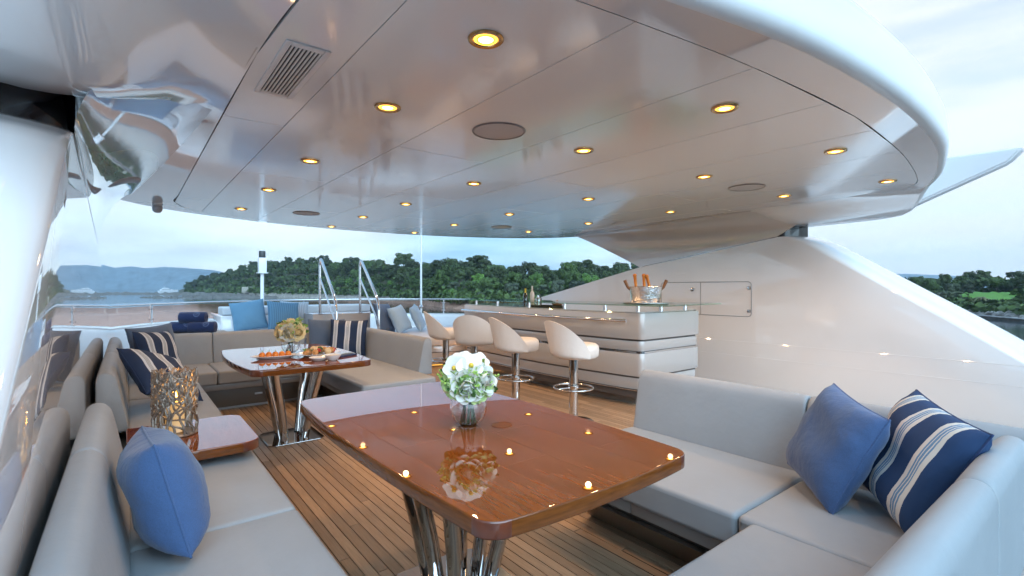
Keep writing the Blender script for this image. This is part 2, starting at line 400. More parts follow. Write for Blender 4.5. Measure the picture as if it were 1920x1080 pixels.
# rounded rim and fascia
V, F_ = [], []
prof = [(0.0, 0.0), (0.030, 0.008), (0.052, 0.03), (0.062, 0.065), (0.060, 0.14), (0.048, 0.24), (0.02, 0.32), (-0.06, 0.37), (-0.35, 0.41), (-1.2, 0.46)]
nrm = []
for k in range(NL):
    a, b_ = OL[(k - 1) % NL], OL[(k + 1) % NL]
    tx, ty = b_[0] - a[0], b_[1] - a[1]; l = math.hypot(tx, ty) or 1
    nrm.append((ty / l, -tx / l))
sgn = 1 if nrm[0][1] < 0 else -1
for off, h in prof:
    for k in range(NL):
        u, y = OL[k]; n = nrm[k]
        fr = 1 if h > .12 else h / .12
        V.append((u + sgn * n[0] * off, y + sgn * n[1] * off - 4.4, band_z(u, y) * (1 - 0.6 * fr) + h))
for j in range(len(prof) - 1):
    for k in range(NL):
        F_.append((j * NL + k, j * NL + (k + 1) % NL, (j + 1) * NL + (k + 1) % NL, (j + 1) * NL + k))
F_.append(tuple((len(prof) - 1) * NL + k for k in range(NL)))
from_py('fascia_rim', V, F_, rim_white, roof, smooth=60)
# backing above the panel joints
from_py('joint_backing', [(u, y - 4.4, 0.014) for u, y in IL], [tuple(range(NL))], seam_dark, roof, smooth=0)
aftY = [(u, y) for u, y in catmull(IN_H[:9], 4)]
fwdY = [(u, y) for u, y in catmull(IN_H[13:][::-1], 4)]
SE = [XC - 2.787 + .004, .73, 1.435, 2.14, 2.845, 3.55, 4.255, 4.96, 5.665, XC + 2.787 - .004]
CUTS = [[3.12, 6.2], [4.52], [3.08, 6.3], [4.6], [3.2, 6.1], [4.7], [3.0, 5.9], [4.5], [3.1, 6.2]]
g = 0.0022
for i in range(9):
    x0, x1 = SE[i] + g, SE[i + 1] - g
    xs = [x0 + (x1 - x0) * k / 8 for k in range(9)]
    lo = [interp(abs(x - XC), aftY) + .004 for x in xs]; hi = [interp(abs(x - XC), fwdY) - .004 for x in xs]
    bounds = [None] + CUTS[i] + [None]
    for a, b_ in zip(bounds, bounds[1:]):
        ya = lo if a is None else [a + g] * 9
        yb = hi if b_ is None else [b_ - g] * 9
        poly = [(x - XC, y - 4.4) for x, y in zip(xs, ya)] + [(x - XC, y - 4.4) for x, y in list(zip(xs, yb))[::-1]]
        prism('ceiling_panel', poly, 0.0, 0.010, ceil_white, roof, smooth=0)
# fins on the flanks
for s in (-1, 1):
    P = [(2.5, 2.22), (1.6, 2.24), (.80, 2.59), (.69, 2.72), (1.4, 2.735), (2.5, 2.72)]
    bm = bmesh.new(); vs = [bm.verts.new((s * 3.74, y - 4.4, z - ZC)) for y, z in P]; f = bm.faces.new(vs)
    r = bmesh.ops.extrude_face_region(bm, geom=[f]); bmesh.ops.translate(bm, verts=[q for q in r['geom'] if isinstance(q, bmesh.types.BMVert)], vec=(s * .16, 0, 0))
    bmesh.ops.recalc_face_normals(bm, faces=bm.faces); bmesh.ops.bevel(bm, geom=bm.edges[:], offset=.02, segments=2, affect='EDGES')
    from_bm('side_fin', bm, rim_white, roof)

# ================================================================== SUPPORT WINGS
def wing(side):
    s = side                                     # -1 port (left), +1 starboard (right)
    lab = ('glossy white support wing close on the left, mirroring the sofa backs' if s < 0 else
           'big glossy white support wing sweeping down behind the bar and right sofa')
    W = thing('support_wing', lab, 'support wing', (XC + s * HALF, 4.0, 0))
    def pt(e, y, z): return (s * e, y - 4.0, z)
    # lower wall, lofted over height
    AFT = [(0, -.30), (.57, .60), (1.0, 1.22), (1.30, 1.68), (1.66, 2.22), (1.90, 2.58), (1.99, 2.80)]
    FWD = [(0, 8.8), (.6, 8.8), (1.0, 8.1), (1.67, 5.0), (1.80, 4.05), (1.90, 3.42), (1.985, 2.86)]
    zs = [0, .3, .57, .8, 1.0, 1.15, 1.3, 1.45, 1.6, 1.67, 1.74, 1.8, 1.85, 1.9, 1.94, 1.97, 1.985]
    V, F_ = [], []
    A, B = .55, .22
    def section(z):
        ya, yf = interp(z, AFT), interp(z, FWD); o = []
        if yf < ya + .03: yf = ya + .03
        for k in range(10): o.append((0, yf + (ya - yf) * k / 10))
        for k in range(13):
            ph = math.pi / 2 * k / 12; o.append((A * (1 - math.cos(ph)), ya - B * math.sin(ph)))
        for k in range(1, 6):
            ph = math.pi / 2 * k / 5; o.append((A + .12 * math.sin(ph), ya - B + .25 * (1 - math.cos(ph))))
        o.append((A + .12, max(min(yf - 1.5, 4.0), ya + .1))); o.append((.14, yf + .02)); o.append((.05, yf + .02))
        return o
    n = 0
    for z in zs:
        S = section(z); n = len(S); V += [pt(e, y, z) for e, y in S]
    for j in range(len(zs) - 1):
        for k in range(n): F_.append((j * n + k, j * n + (k + 1) % n, (j + 1) * n + (k + 1) % n, (j + 1) * n + k))
    F_.append(tuple((len(zs) - 1) * n + k for k in range(n)))
    from_py('wall', V, F_, wing_white, W, smooth=40)
    # black glass filling the gap under the roof
    V, F_ = [], []
    S = section(1.985)[10:20]
    pts = [(.003, 2.95)] + [(e + .02, y + .05) for e, y in S] + [(.50, 3.0)]
    for z in (1.95, 2.22): V += [pt(e, y, z) for e, y in pts]
    m_ = len(pts)
    for k in range(m_): F_.append((k, (k + 1) % m_, m_ + (k + 1) % m_, m_ + k))
    F_.append(tuple(range(m_))); F_.append(tuple(range(m_, 2 * m_)))
    from_py('black_glazing', V, F_, black_glass, W, smooth=30)
    # concave polished cove of the upper strut, steep at its forward end
    NS, NP = 30, 18
    def cove_pt(t, j):
        ph = math.pi / 2 * j / NP
        yp = 2.15 + (6.30 - 2.15) * t; yq = 2.86 + (5.02 - 2.86) * t; zq = 1.993 - (1.993 - 1.672) * t
        wd = .588 + (.215 - .588) * t ** 1.3; k = 1.0 + .35 * t
        sn, cs = math.sin(ph), math.cos(ph)
        e = -wd * (1 - sn ** k); z = zq + (ZC - .002 - zq) * cs
        return e, yp + (yq - yp) * (1 - cs) ** (.8 + .2 * t), z
    V, F_ = [], []
    q = NP + 1
    for i in range(NS + 1):
        V += [pt(*cove_pt(i / NS, j)) for j in range(q)]
    for i in range(NS):
        for j in range(NP): F_.append((i * q + j, i * q + j + 1, (i + 1) * q + j + 1, (i + 1) * q + j))
    from_py('cove', V, F_, cove_white, W, smooth=60)
    # outer skin and forward edge of the strut
    V, F_ = [], []
    for i in range(NS + 1):
        e, y, z = cove_pt(i / NS, NP); t = i / NS
        V += [pt(e + .001, y, z), pt(e + .13, y, z), pt(e + .14, y + .01, z + .03), pt(e + .14, 2.9 + 3.4 * t, 2.45)]
    for i in range(NS):
        for j in range(3): F_.append((i * 4 + j, i * 4 + j + 1, i * 4 + j + 5, i * 4 + j + 4))
    b0 = len(V)
    for j in range(q):
        e, y, z = cove_pt(1, j); V += [pt(e, y, z), pt(max(e + .13, .13), y, z)]
    for j in range(NP): F_.append((b0 + 2 * j, b0 + 2 * j + 1, b0 + 2 * j + 3, b0 + 2 * j + 2))
    from_py('strut_skin', V, F_, wing_white, W, smooth=40)
    if s > 0:
        for zz, y1_ in ((.405, 8.6), (.60, 8.6)): tube('style_line', [(.0015, .62 - 4 if zz > .5 else .25 - 4, zz), (.0015, y1_ - 4, zz)], .0035, wing_white, W, 6)
        # locker hatch: thin groove outline, catch and hinges
        bm = bmesh.new(); x = -.0035
        y0, y1, z0, z1, r_ = 3.19, 4.60, .945, 1.415, .05
        path = []
        for cy_, cz_, a0 in ((y1 - r_, z1 - r_, 0), (y0 + r_, z1 - r_, 90), (y0 + r_, z0 + r_, 180), (y1 - r_, z0 + r_, 270)):
            for k in range(6):
                a = R(a0 + 90 * k / 5); path.append((x, cy_ + r_ * math.cos(a) - 4.0, cz_ + r_ * math.sin(a)))
        path.append(path[0]); tube_bm(bm, path, .0045, 5)
        h = from_bm('locker_hatch', bm, grey_plastic, W)
        tube('hatch_joint', [(x, 3.93 - 4, z0), (x, 3.93 - 4, z1)], .0035, grey_plastic, h, 5)
        lathe('catch', [(0, 0), (.03, 0), (.03, .012), (.018, .02), (0, .02)], steel, h, 20).matrix_local = Matrix.Translation((-.002, 4.06 - 4, 1.31)) @ Matrix.Rotation(R(-90), 4, 'Y')
        for hz in (1.33, 1.02): box('hinge', (-.012, -.001, 3.20 - 4, 3.245 - 4, hz - .02, hz + .02), steel, h, .004)
    return W
wing(-1); wing(1)

# ================================================================== CEILING FITTINGS
ROWS = [(1.08, [1.54, 2.44, 3.83, 5.21, 6.67]), (2.49, [1.35, 2.37, 3.74, 5.13, 6.42, 7.71]), (3.885, [1.30, 2.29, 3.63, 5.01, 6.37, 7.68]), (5.35, [1.38, 2.26, 3.61, 5.0, 6.37])]
ORD = ['nearest', 'second', 'third', 'fourth', 'fifth', 'sixth']
RN = ['row nearest the left sofas', 'second row from the left sofas', 'second row from the right wing', 'row nearest the right wing']
proto = None
LAMP_W = 6.5
for r_i, (x, ys) in enumerate(ROWS):
    for k, y in enumerate(ys):
        lab = 'amber recessed downlight, %s from the aft edge in the %s' % (ORD[k], RN[r_i])
        if proto is None:
            D = thing('downlight', lab, 'downlight', (x, y, ZC), 0, 'amber downlights in the ceiling')
            lathe('trim_ring', [(.052, -.001), (.069, -.001), (.069, -.006), (.064, -.010), (.050, -.008), (.046, -.002)], trim_gold, D, 32)
            lathe('inner_ring', [(.035, -.003), (.046, -.003), (.046, -.0045), (.035, -.0045)], lens_ring, D, 28)
            lathe('lens', [(0, -.003), (.030, -.003), (.030, -.0055), (.020, -.007), (0, -.0075)], lens_hot, D, 24)
            lathe('bezel', [(.0305, -.002), (.0345, -.002), (.0345, -.007), (.0305, -.007)], trim_gold, D, 24)
            lt = bpy.data.lights.new('downlight_lamp', 'SPOT'); lt.energy = LAMP_W; lt.color = (1.0, 0.58, 0.28); lt.spot_size = R(150); lt.spot_blend = 0.9; lt.shadow_soft_size = 0.03
            lo_ = bpy.data.objects.new('lamp_light', lt); lo_.location = (0, 0, -.04); put(lo_, D)
            proto = D
        else:
            D = copy_tree(proto); D.location = (x, y, ZC); D['label'] = lab
spk = [((1.78, 2.40), 'round grey ceiling speaker nearest the camera, above the near table'), ((1.80, 6.55), 'round grey ceiling speaker far above the food table'),
       ((4.62, 2.29), 'round grey ceiling speaker by the right wing'), ((4.61, 6.14), 'round grey ceiling speaker at the far end above the bar')]
S0 = None
for (x, y), lab in spk:
    if S0 is None:
        S0 = thing('ceiling_speaker', lab, 'speaker', (x, y, ZC), 0, 'round ceiling speakers')
        lathe('rim', [(.150, -.001), (.163, -.001), (.163, -.005), (.158, -.008), (.150, -.006)], grey_plastic, S0, 40)
        lathe('grille', [(0, -.0045), (.08, -.0045), (.150, -.0035)], grille, S0, 40)
    else:
        o = copy_tree(S0); o.location = (x, y, ZC); o['label'] = lab
vt = thing('air_vent', 'white rectangular air vent with dark slots in the ceiling', 'vent', (.565, 2.32, ZC))
for b in ((-.085, -.062, -.31, .31), (.062, .085, -.31, .31)): box('frame', (b[0], b[1], b[2], b[3], -.008, -.0005), white_plastic, vt, .003)
for b in ((-.0615, .0615, -.31, -.275), (-.0615, .0615, .275, .31)): box('frame', (b[0], b[1], b[2], b[3], -.008, -.0005), white_plastic, vt, .003)
box('slot_backing', (-.0615, .0615, -.2745, .2745, -.002, -.0005), dark_slot, vt)
for k in range(8):
    x = -.0535 + k * .0153; box('slat', (x - .0034, x + .0034, -.2745, .2745, -.0075, -.0022), white_plastic, vt)
dm = thing('dome_camera', 'small grey dome camera under the far left roof edge', 'camera', (.27, 6.9, ZC))
lathe('mount', [(0, 0), (.05, 0), (.05, -.02), (0, -.02)], white_plastic, dm, 24)
lathe('dome', [(.046, -.021), (.052, -.045), (.046, -.075), (.028, -.094), (0, -.10)], mat('dome camera shell', (.45, .46, .48), .25), dm, 24)

# ================================================================== SOFAS
# backrest cushion: profile (outward offset from the seat line, height) swept along the run
BP = [(0.0, .40), (-.035, .58), (-.066, .735), (-.085, .778), (-.115, .797), (-.15, .79), (-.168, .76), (-.172, .70), (-.172, .40)]
def back_cushion(sofa, p0, p1, out_dir, name='back_cushion', prof=BP, m=fabric):
    """from p0 to p1 (seat line), out_dir points from the seat to the back"""
    p0, p1 = Vector((*p0, 0)), Vector((*p1, 0)); d = (p1 - p0); L_ = d.length; d /= L_; o = Vector((*out_dir, 0))
    bm = bmesh.new(); rows_ = []
    P = catmull(prof, 3)
    cx_ = sum(a for a, _ in P) / len(P); cz_ = sum(b for _, b in P) / len(P)
    st = [(0.004, .90), (.008, .955), (.018, .985), (.035, 1.0)]
    st = st + [(L_ * f, 1.0) for f in (.2, .35, .5, .65, .8)] + [(L_ - a, b) for a, b in st[::-1]]
    for t, k in st:
        rows_.append([bm.verts.new(p0 + d * t - o * ((cx_ + (a - cx_) * k)) + Vector((0, 0, cz_ + (b - cz_) * k + .004 * math.sin(math.pi * t / L_)))) for a, b in P])
    n = len(P)
    for A, B in zip(rows_, rows_[1:]):
        for k in range(n): bm.faces.new((A[k], A[(k + 1) % n], B[(k + 1) % n], B[k]))
    bm.faces.new(rows_[0]); bm.faces.new(rows_[-1][::-1]); bmesh.ops.recalc_face_normals(bm, faces=bm.faces)
    return from_bm(name, bm, m, sofa, smooth=50)

def sofa_thing(label, loc): return thing('sofa', label, 'sofa', loc)
# --- near left sofa
s1 = sofa_thing('long beige sofa in the left foreground under the solid blue pillow', (0, 0, 0))
for y0, y1 in ((-.55, .72), (.725, 2.085), (2.09, 3.10)): cushion('seat_cushion', (.0, .54, y0, y1, .31, .45), fabric, s1)
for y0, y1 in ((-.5, .9), (.9, 2.16), (2.16, 3.0)): back_cushion(s1, (.015, y0), (.015, y1), (-1, 0))
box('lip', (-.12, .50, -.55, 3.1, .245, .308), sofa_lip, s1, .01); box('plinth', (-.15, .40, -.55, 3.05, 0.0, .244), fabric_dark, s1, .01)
# --- U-shaped sofa
s2 = sofa_thing('U-shaped beige sofa around the food table', (0, 0, 0))
for y0, y1 in ((3.42, 4.88), (4.885, 5.945)): cushion('seat_cushion', (.0, .53, y0, y1, .31, .45), fabric, s2)
for x0, x1 in ((.0, .745), (.75, 1.60), (1.605, 2.42)): cushion('seat_cushion', (x0, x1, 5.95, 6.74, .31, .45), fabric, s2)
for y0, y1 in ((4.30, 5.945),): cushion('seat_cushion', (1.66, 2.42, y0, y1, .31, .45), fabric, s2)
for y0, y1 in ((4.0, 5.35), (5.35, 6.05), (6.05, 6.9)): back_cushion(s2, (.015, y0), (.015, y1), (-1, 0))
for x0, x1 in ((.03, .80), (.80, 1.62), (1.62, 2.40)): back_cushion(s2, (x0, 6.735), (x1, 6.735), (0, 1))
back_cushion(s2, (2.41, 4.68), (2.41, 6.9), (1, 0))
box('lip', (-.12, .50, 3.42, 6.9, .245, .308), sofa_lip, s2, .01); box('lip', (.505, 2.55, 6.0, 6.88, .245, .308), sofa_lip, s2, .01); box('lip', (1.70, 2.55, 4.33, 5.995, .245, .308), sofa_lip, s2, .01)
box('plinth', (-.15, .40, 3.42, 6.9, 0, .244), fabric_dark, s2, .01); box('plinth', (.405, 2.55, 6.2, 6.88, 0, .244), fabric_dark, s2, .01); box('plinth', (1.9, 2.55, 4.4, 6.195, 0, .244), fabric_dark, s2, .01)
box('toe_strip', (.405, 1.89, 6.185, 6.199, 0.0, .02), brushed, s2)
box('drawer_pull', (1.14, 1.22, 6.185, 6.199, .12, .14), brushed, s2, .004)
# --- right sofa
s3 = sofa_thing('beige corner sofa in the right foreground with two pillows', (0, 0, 0))
cushion('seat_cushion', (1.86, 2.545, .965, 2.0, .31, .45), fabric, s3)
cushion('seat_cushion', (1.86, 2.545, .345, .96, .31, .45), fabric, s3)
for x0, x1 in ((.60, 1.855),): cushion('seat_cushion', (x0, x1, .345, .90, .31, .45), fabric, s3)
back_cushion(s3, (2.54, 1.0), (2.54, 2.0), (1, 0)); back_cushion(s3, (2.54, .18), (2.54, 1.0), (1, 0))
back_cushion(s3, (.55, .405), (1.88, .405), (0, -1)); back_cushion(s3, (1.88, .405), (2.53, .405), (0, -1))
box('lip', (1.90, 2.70, .2, 1.5, .245, .308), sofa_lip, s3, .006); box('lip', (1.90, 2.70, 1.505, 1.99, .245, .308), sofa_lip, s3, .006); box('lip', (.6, 1.895, .2, .86, .245, .308), sofa_lip, s3, .006)
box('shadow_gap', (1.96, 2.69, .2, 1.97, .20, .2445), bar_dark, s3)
bm = bmesh.new()
vs = bm_box(bm, 1.93, 2.70, .20, 1.97, 0.0, .198)
for v in vs:
    if v.co.z < .1 and v.co.x < 2: v.co.x = 2.13
from_bm('plinth', bm, fabric_dark, s3, smooth=30)
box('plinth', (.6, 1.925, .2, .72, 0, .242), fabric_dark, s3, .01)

# ================================================================== PILLOWS
def pillow_mesh(name, size, thick, n=18, seed=1, sizey=None):
    rnd = random.Random(seed); h = size / 2; hy = (sizey or size) / 2
    ph = [rnd.uniform(0, 6.28) for _ in range(8)]
    V, F_, UV = [], [], []
    def P(u, v, s):
        sx = u * h * (1 - .06 * (1 - v * v) * abs(u)); sy = v * hy * (1 - .06 * (1 - u * u) * abs(v))
        k = max(0.0, (1 - u ** 4) * (1 - v ** 4))
        t = thick / 2 * k ** .55
        edge = max(abs(u), abs(v))
        wr = .010 * size / .45 * math.sin(9 * v + 3 * u + ph[0]) * edge ** 3 * k + .006 * math.sin(16 * u - 7 * v + ph[1]) * edge ** 2 * k
        wr += .005 * math.sin(30 * (u if abs(v) > abs(u) else v) + ph[3] + 4 * u * v) * edge ** 6 * k ** .3
        wr += .012 * math.exp(-((u + v * .4) ** 2) * 6) * math.sin(5 * v + ph[2]) * k
        return (sx, s * (t + wr * s), sy)
    for s in (1, -1):
        b = len(V)
        for i in range(n + 1):
            for j in range(n + 1):
                u, v = -1 + 2 * i / n, -1 + 2 * j / n
                u, v = math.sin(u * math.pi / 2), math.sin(v * math.pi / 2)
                V.append(P(u, v, s)); UV.append(((u + 1) / 2, (v + 1) / 2))
        for i in range(n):
            for j in range(n):
                a = b + i * (n + 1) + j; q = (a, a + n + 1, a + n + 2, a + 1); F_.append(q if s > 0 else q[::-1])
    me = bpy.data.meshes.new(name); me.from_pydata(V, [], F_)
    uvl = me.uv_layers.new(name='UVMap')
    for lp in me.loops: uvl.data[lp.index].uv = UV[lp.vertex_index]
    bm = bmesh.new(); bm.from_mesh(me); bmesh.ops.remove_doubles(bm, verts=bm.verts, dist=1e-5); bmesh.ops.recalc_face_normals(bm, faces=bm.faces); bm.to_mesh(me); bm.free()
    for p in me.polygons: p.use_smooth = True
    rim = []
    m_ = 14
    for side in range(4):
        for k in range(m_):
            t = math.sin((-1 + 2 * k / m_) * math.pi / 2)
            u, v = [(t, -1), (1, t), (-t, 1), (-1, -t)][side]; rim.append(P(u, v, 0))
    return me, rim
def pillow(label, m, size, thick, loc, face, lean, roll, seed, pipe_m=None, sizey=None, group=None):
    """loc: lowest point's height and place of the centre; face: azimuth of the normal (deg from +X, ccw); lean back (deg); roll (deg)"""
    me, rim = pillow_mesh('pillow', size, thick, seed=seed, sizey=sizey)
    o = mesh_obj('pillow', me, m); tag(o, label, 'pillow', group)
    # local: normal +-Y, up Z.  turn so that -Y local looks along 'face'
    rot = Matrix.Rotation(R(face + 90), 4, 'Z') @ Matrix.Rotation(R(-lean), 4, 'X') @ Matrix.Rotation(R(roll), 4, 'Y')
    zmin = min((rot @ v.co).z for v in me.vertices)
    o.matrix_world = Matrix.Translation((loc[0], loc[1], loc[2] - zmin)) @ rot
    if pipe_m:
        bm = bmesh.new(); tube_bm(bm, rim + [rim[0]], size * .0085, 6, False); from_bm('piping', bm, pipe_m, o, smooth=60)
    return o
ZS = .462
pillow('solid denim blue pillow leaning on the sofa back in the left foreground', blue_cloth, .45, .21, (.10, 2.06, ZS - .012), 4, 14, 5, 1, blue_cloth, sizey=.375)
pillow('solid denim blue pillow on the right foreground sofa', blue_cloth, .43, .18, (2.33, .79, ZS - .01), 136, 24, 8, 2, blue_cloth)
pillow('navy and white striped pillow on the right foreground sofa', stripe_a, .45, .18, (2.33, .515, ZS - .01), 131, 25, 8, 3, navy)
pillow('navy and cream striped pillow standing in the corner of the U-shaped sofa', stripe_b, .46, .17, (.235, 5.85, ZS), -38, 20, 4, 4, stripe_b)
pillow('navy and cream striped pillow lying tilted behind the coral candle holder', stripe_b, .48, .17, (.20, 4.48, ZS), -30, 48, 28, 5, stripe_b)
pillow('plain blue pillow behind the striped one in the sofa corner', slate_cloth, .48, .15, (.22, 6.25, ZS), -55, 14, -3, 6, slate_cloth)
pillow('plain slate blue pillow at the right end of the U-shaped sofa', slate_cloth, .46, .15, (2.06, 6.56, ZS), -95, 14, 2, 7, slate_cloth)
pillow('navy and cream striped pillow at the right end of the U-shaped sofa', stripe_b, .46, .15, (2.24, 6.28, ZS), -118, 14, 2, 8, stripe_b)

# ================================================================== TABLES
def table_outline(hl, hw_end, hw_mid, bow, r):
    """rounded table: long axis Y"""
    P = []
    for k in range(13):
        t = -1 + 2 * k / 12; P.append((t * (hw_end - r) if abs(t) < 1 else t * (hw_end - r), -hl - bow * (1 - t * t)))
    # right front corner
    def corner(cx_, cy_, a0): return [(cx_ + r * math.cos(R(a0 + 90 * k / 6)), cy_ + r * math.sin(R(a0 + 90 * k / 6))) for k in range(7)]
    P = []
    P += [(t * (hw_end - r), -hl - bow * (1 - t * t)) for t in [-1 + 2 * k / 10 for k in range(1, 10)]]
    P += corner(hw_end - r, -hl + r, -90)
    P += [(hw_end + (hw_mid - hw_end) * (1 - t * t), t * (hl - r)) for t in [-1 + 2 * k / 14 for k in range(1, 14)]]
    P += corner(hw_end - r, hl - r, 0)
    P += [(-t * (hw_end - r), hl + bow * (1 - t * t)) for t in [-1 + 2 * k / 10 for k in range(1, 10)]]
    P += corner(-hw_end + r, hl - r, 90)
    P += [(-hw_end - (hw_mid - hw_end) * (1 - t * t), -t * (hl - r)) for t in [-1 + 2 * k / 14 for k in range(1, 14)]]
    P += corner(-hw_end + r, -hl + r, 180)
    return P
def table(label, loc, hl, hw_end, hw_mid, bow):
    T = thing('dining_table', label, 'table', (loc[0], loc[1], 0))
    P = table_outline(hl, hw_end, hw_mid, bow, .075)
    zt, th = .735, .050
    top = prism('tabletop', P, zt - th, zt, [mahog, mahog_edge, mahog_corner], T, bev=.006, seg=3)
    for p in top.data.polygons:
        if abs(p.normal.z) < .8:
            c = p.center
            p.material_index = 2 if (abs(c.x) > hw_end - .10 and abs(c.y) > hl - .10) else 1
    for i, (x, y) in enumerate([(-.11, -.15), (.11, -.15), (-.13, 0.0), (.13, 0.0), (-.11, .15), (.11, .15)]):
        tube('leg', [(x * .75, y * .75, .012), (x * 1.05, y * 1.05, .25), (x * 1.8, y * 1.6, zt - th - .001)], [.033, .033, .036], chrome, T, 20)
    prism('base_plate', [(-.23 + .05, -.24), (.18, -.24), (.23, -.19), (.23, .19), (.18, .24), (-.18, .24), (-.23, .19), (-.23, -.19)], 0.001, .012, chrome, T, bev=.003)
    prism('apron', [(-.27, -.32), (.27, -.32), (.27, .32), (-.27, .32)], zt - th - .03, zt - th - .0005, mahog_corner, T)
    return T
table('large varnished mahogany table in the foreground with the white bouquet', (1.16, 1.87), .875, .455, .49, .02)
table('varnished mahogany table with food in the U-shaped sofa', (1.155, 4.67), .755, .455, .50, .015)
# side table between the left sofas
st = thing('side_table', 'small varnished wooden side table between the left sofas', 'side table', (.24, 3.11, 0))
P = []
def rc(cx_, cy_, r, a0): return [(cx_ + r * math.cos(R(a0 + 90 * k / 6)), cy_ + r * math.sin(R(a0 + 90 * k / 6))) for k in range(7)]
P = rc(.22, -.25, .085, -90) + rc(.22, .25, .085, 0) + rc(-.23, .32, .015, 90) + rc(-.23, -.32, .015, 180)
tp = prism('tabletop', P, .502, .552, [mahog, mahog_edge, mahog_corner], st, bev=.005, seg=2)
for p in tp.data.polygons:
    if abs(p.normal.z) < .8: p.material_index = 2 if (p.center.x > .2 and abs(p.center.y) > .24) else 1
box('pedestal', (-.12, .06, -.002, .292, .0, .5015), fabric_dark, st, .005)

# ================================================================== FLOWERS
def petal_bm(bm, mtx, w_, h_, curl, cup, n=4):
    g_ = []
    for i in range(n + 1):
        v = i / n; row = []
        wd = w_ * math.sin(math.pi * (.16 + .70 * v)) ** .8
        for j in range(n + 1):
            u = -1 + 2 * j / n
            x = u * wd; z = h_ * v - .12 * h_ * u * u * v; y = -cup * (1 - u * u) * math.sin(math.pi * min(v * 1.1, 1)) * w_ - curl * h_ * v * v * v
            row.append(bm.verts.new(mtx @ Vector((x, y, z))))
        g_.append(row)
    for i in range(n):
        for j in range(n): bm.faces.new((g_[i][j], g_[i][j + 1], g_[i + 1][j + 1], g_[i + 1][j]))
def rose_mesh(seed, r=.045):
    rnd = random.Random(seed); bm = bmesh.new()
    for ring, (cnt_, rad, tilt, h_) in enumerate([(3, .10, 2, .75), (4, .22, 10, .85), (5, .36, 22, .95), (6, .50, 38, 1.0), (7, .62, 56, 1.0), (7, .66, 76, .95)]):
        for k in range(cnt_):
            a = 2 * math.pi * (k + ring * .37) / cnt_ + rnd.uniform(-.15, .15)
            m_ = Matrix.Rotation(a, 4, 'Z') @ Matrix.Translation((0, -rad * r * .55, r * (.05 - ring * .05))) @ Matrix.Rotation(R(tilt + rnd.uniform(-7, 7)), 4, 'X')
            petal_bm(bm, m_, r * (.34 + ring * .06), r * h_, .25 if ring > 2 else -.05, .35)
    me = bpy.data.meshes.new('rose'); bm.to_mesh(me); bm.free()
    for p in me.polygons: p.use_smooth = True
    return me
def orchid_mesh(seed, r=.05):
    bm = bmesh.new(); rnd = random.Random(seed)
    for k, (a, s) in enumerate([(0, 1.0), (72, .95), (144, .85), (216, .85), (288, .95)]):
        m_ = Matrix.Rotation(R(a), 4, 'Z') @ Matrix.Rotation(R(78 + rnd.uniform(-8, 8)), 4, 'X')
        petal_bm(bm, m_, r * .55 * s, r * s, .15, .2)
    n0 = len(bm.faces)
    bmesh.ops.create_uvsphere(bm, u_segments=8, v_segments=6, radius=r * .17, matrix=Matrix.Translation((0, 0, r * .12)))
    bm.faces.ensure_lookup_table()
    for i in range(n0, len(bm.faces)): bm.faces[i].material_index = 1
    me = bpy.data.meshes.new('orchid'); bm.to_mesh(me); bm.free()
    for p in me.polygons: p.use_smooth = True
    return me
def leaf_mesh(l=.06, w_=.018):
    bm = bmesh.new(); petal_bm(bm, Matrix.Identity(4), w_, l, .2, .15, 4)
    me = bpy.data.meshes.new('leaf'); bm.to_mesh(me); bm.free()
    for p in me.polygons: p.use_smooth = True
    me.materials.append(leaf_green); return me
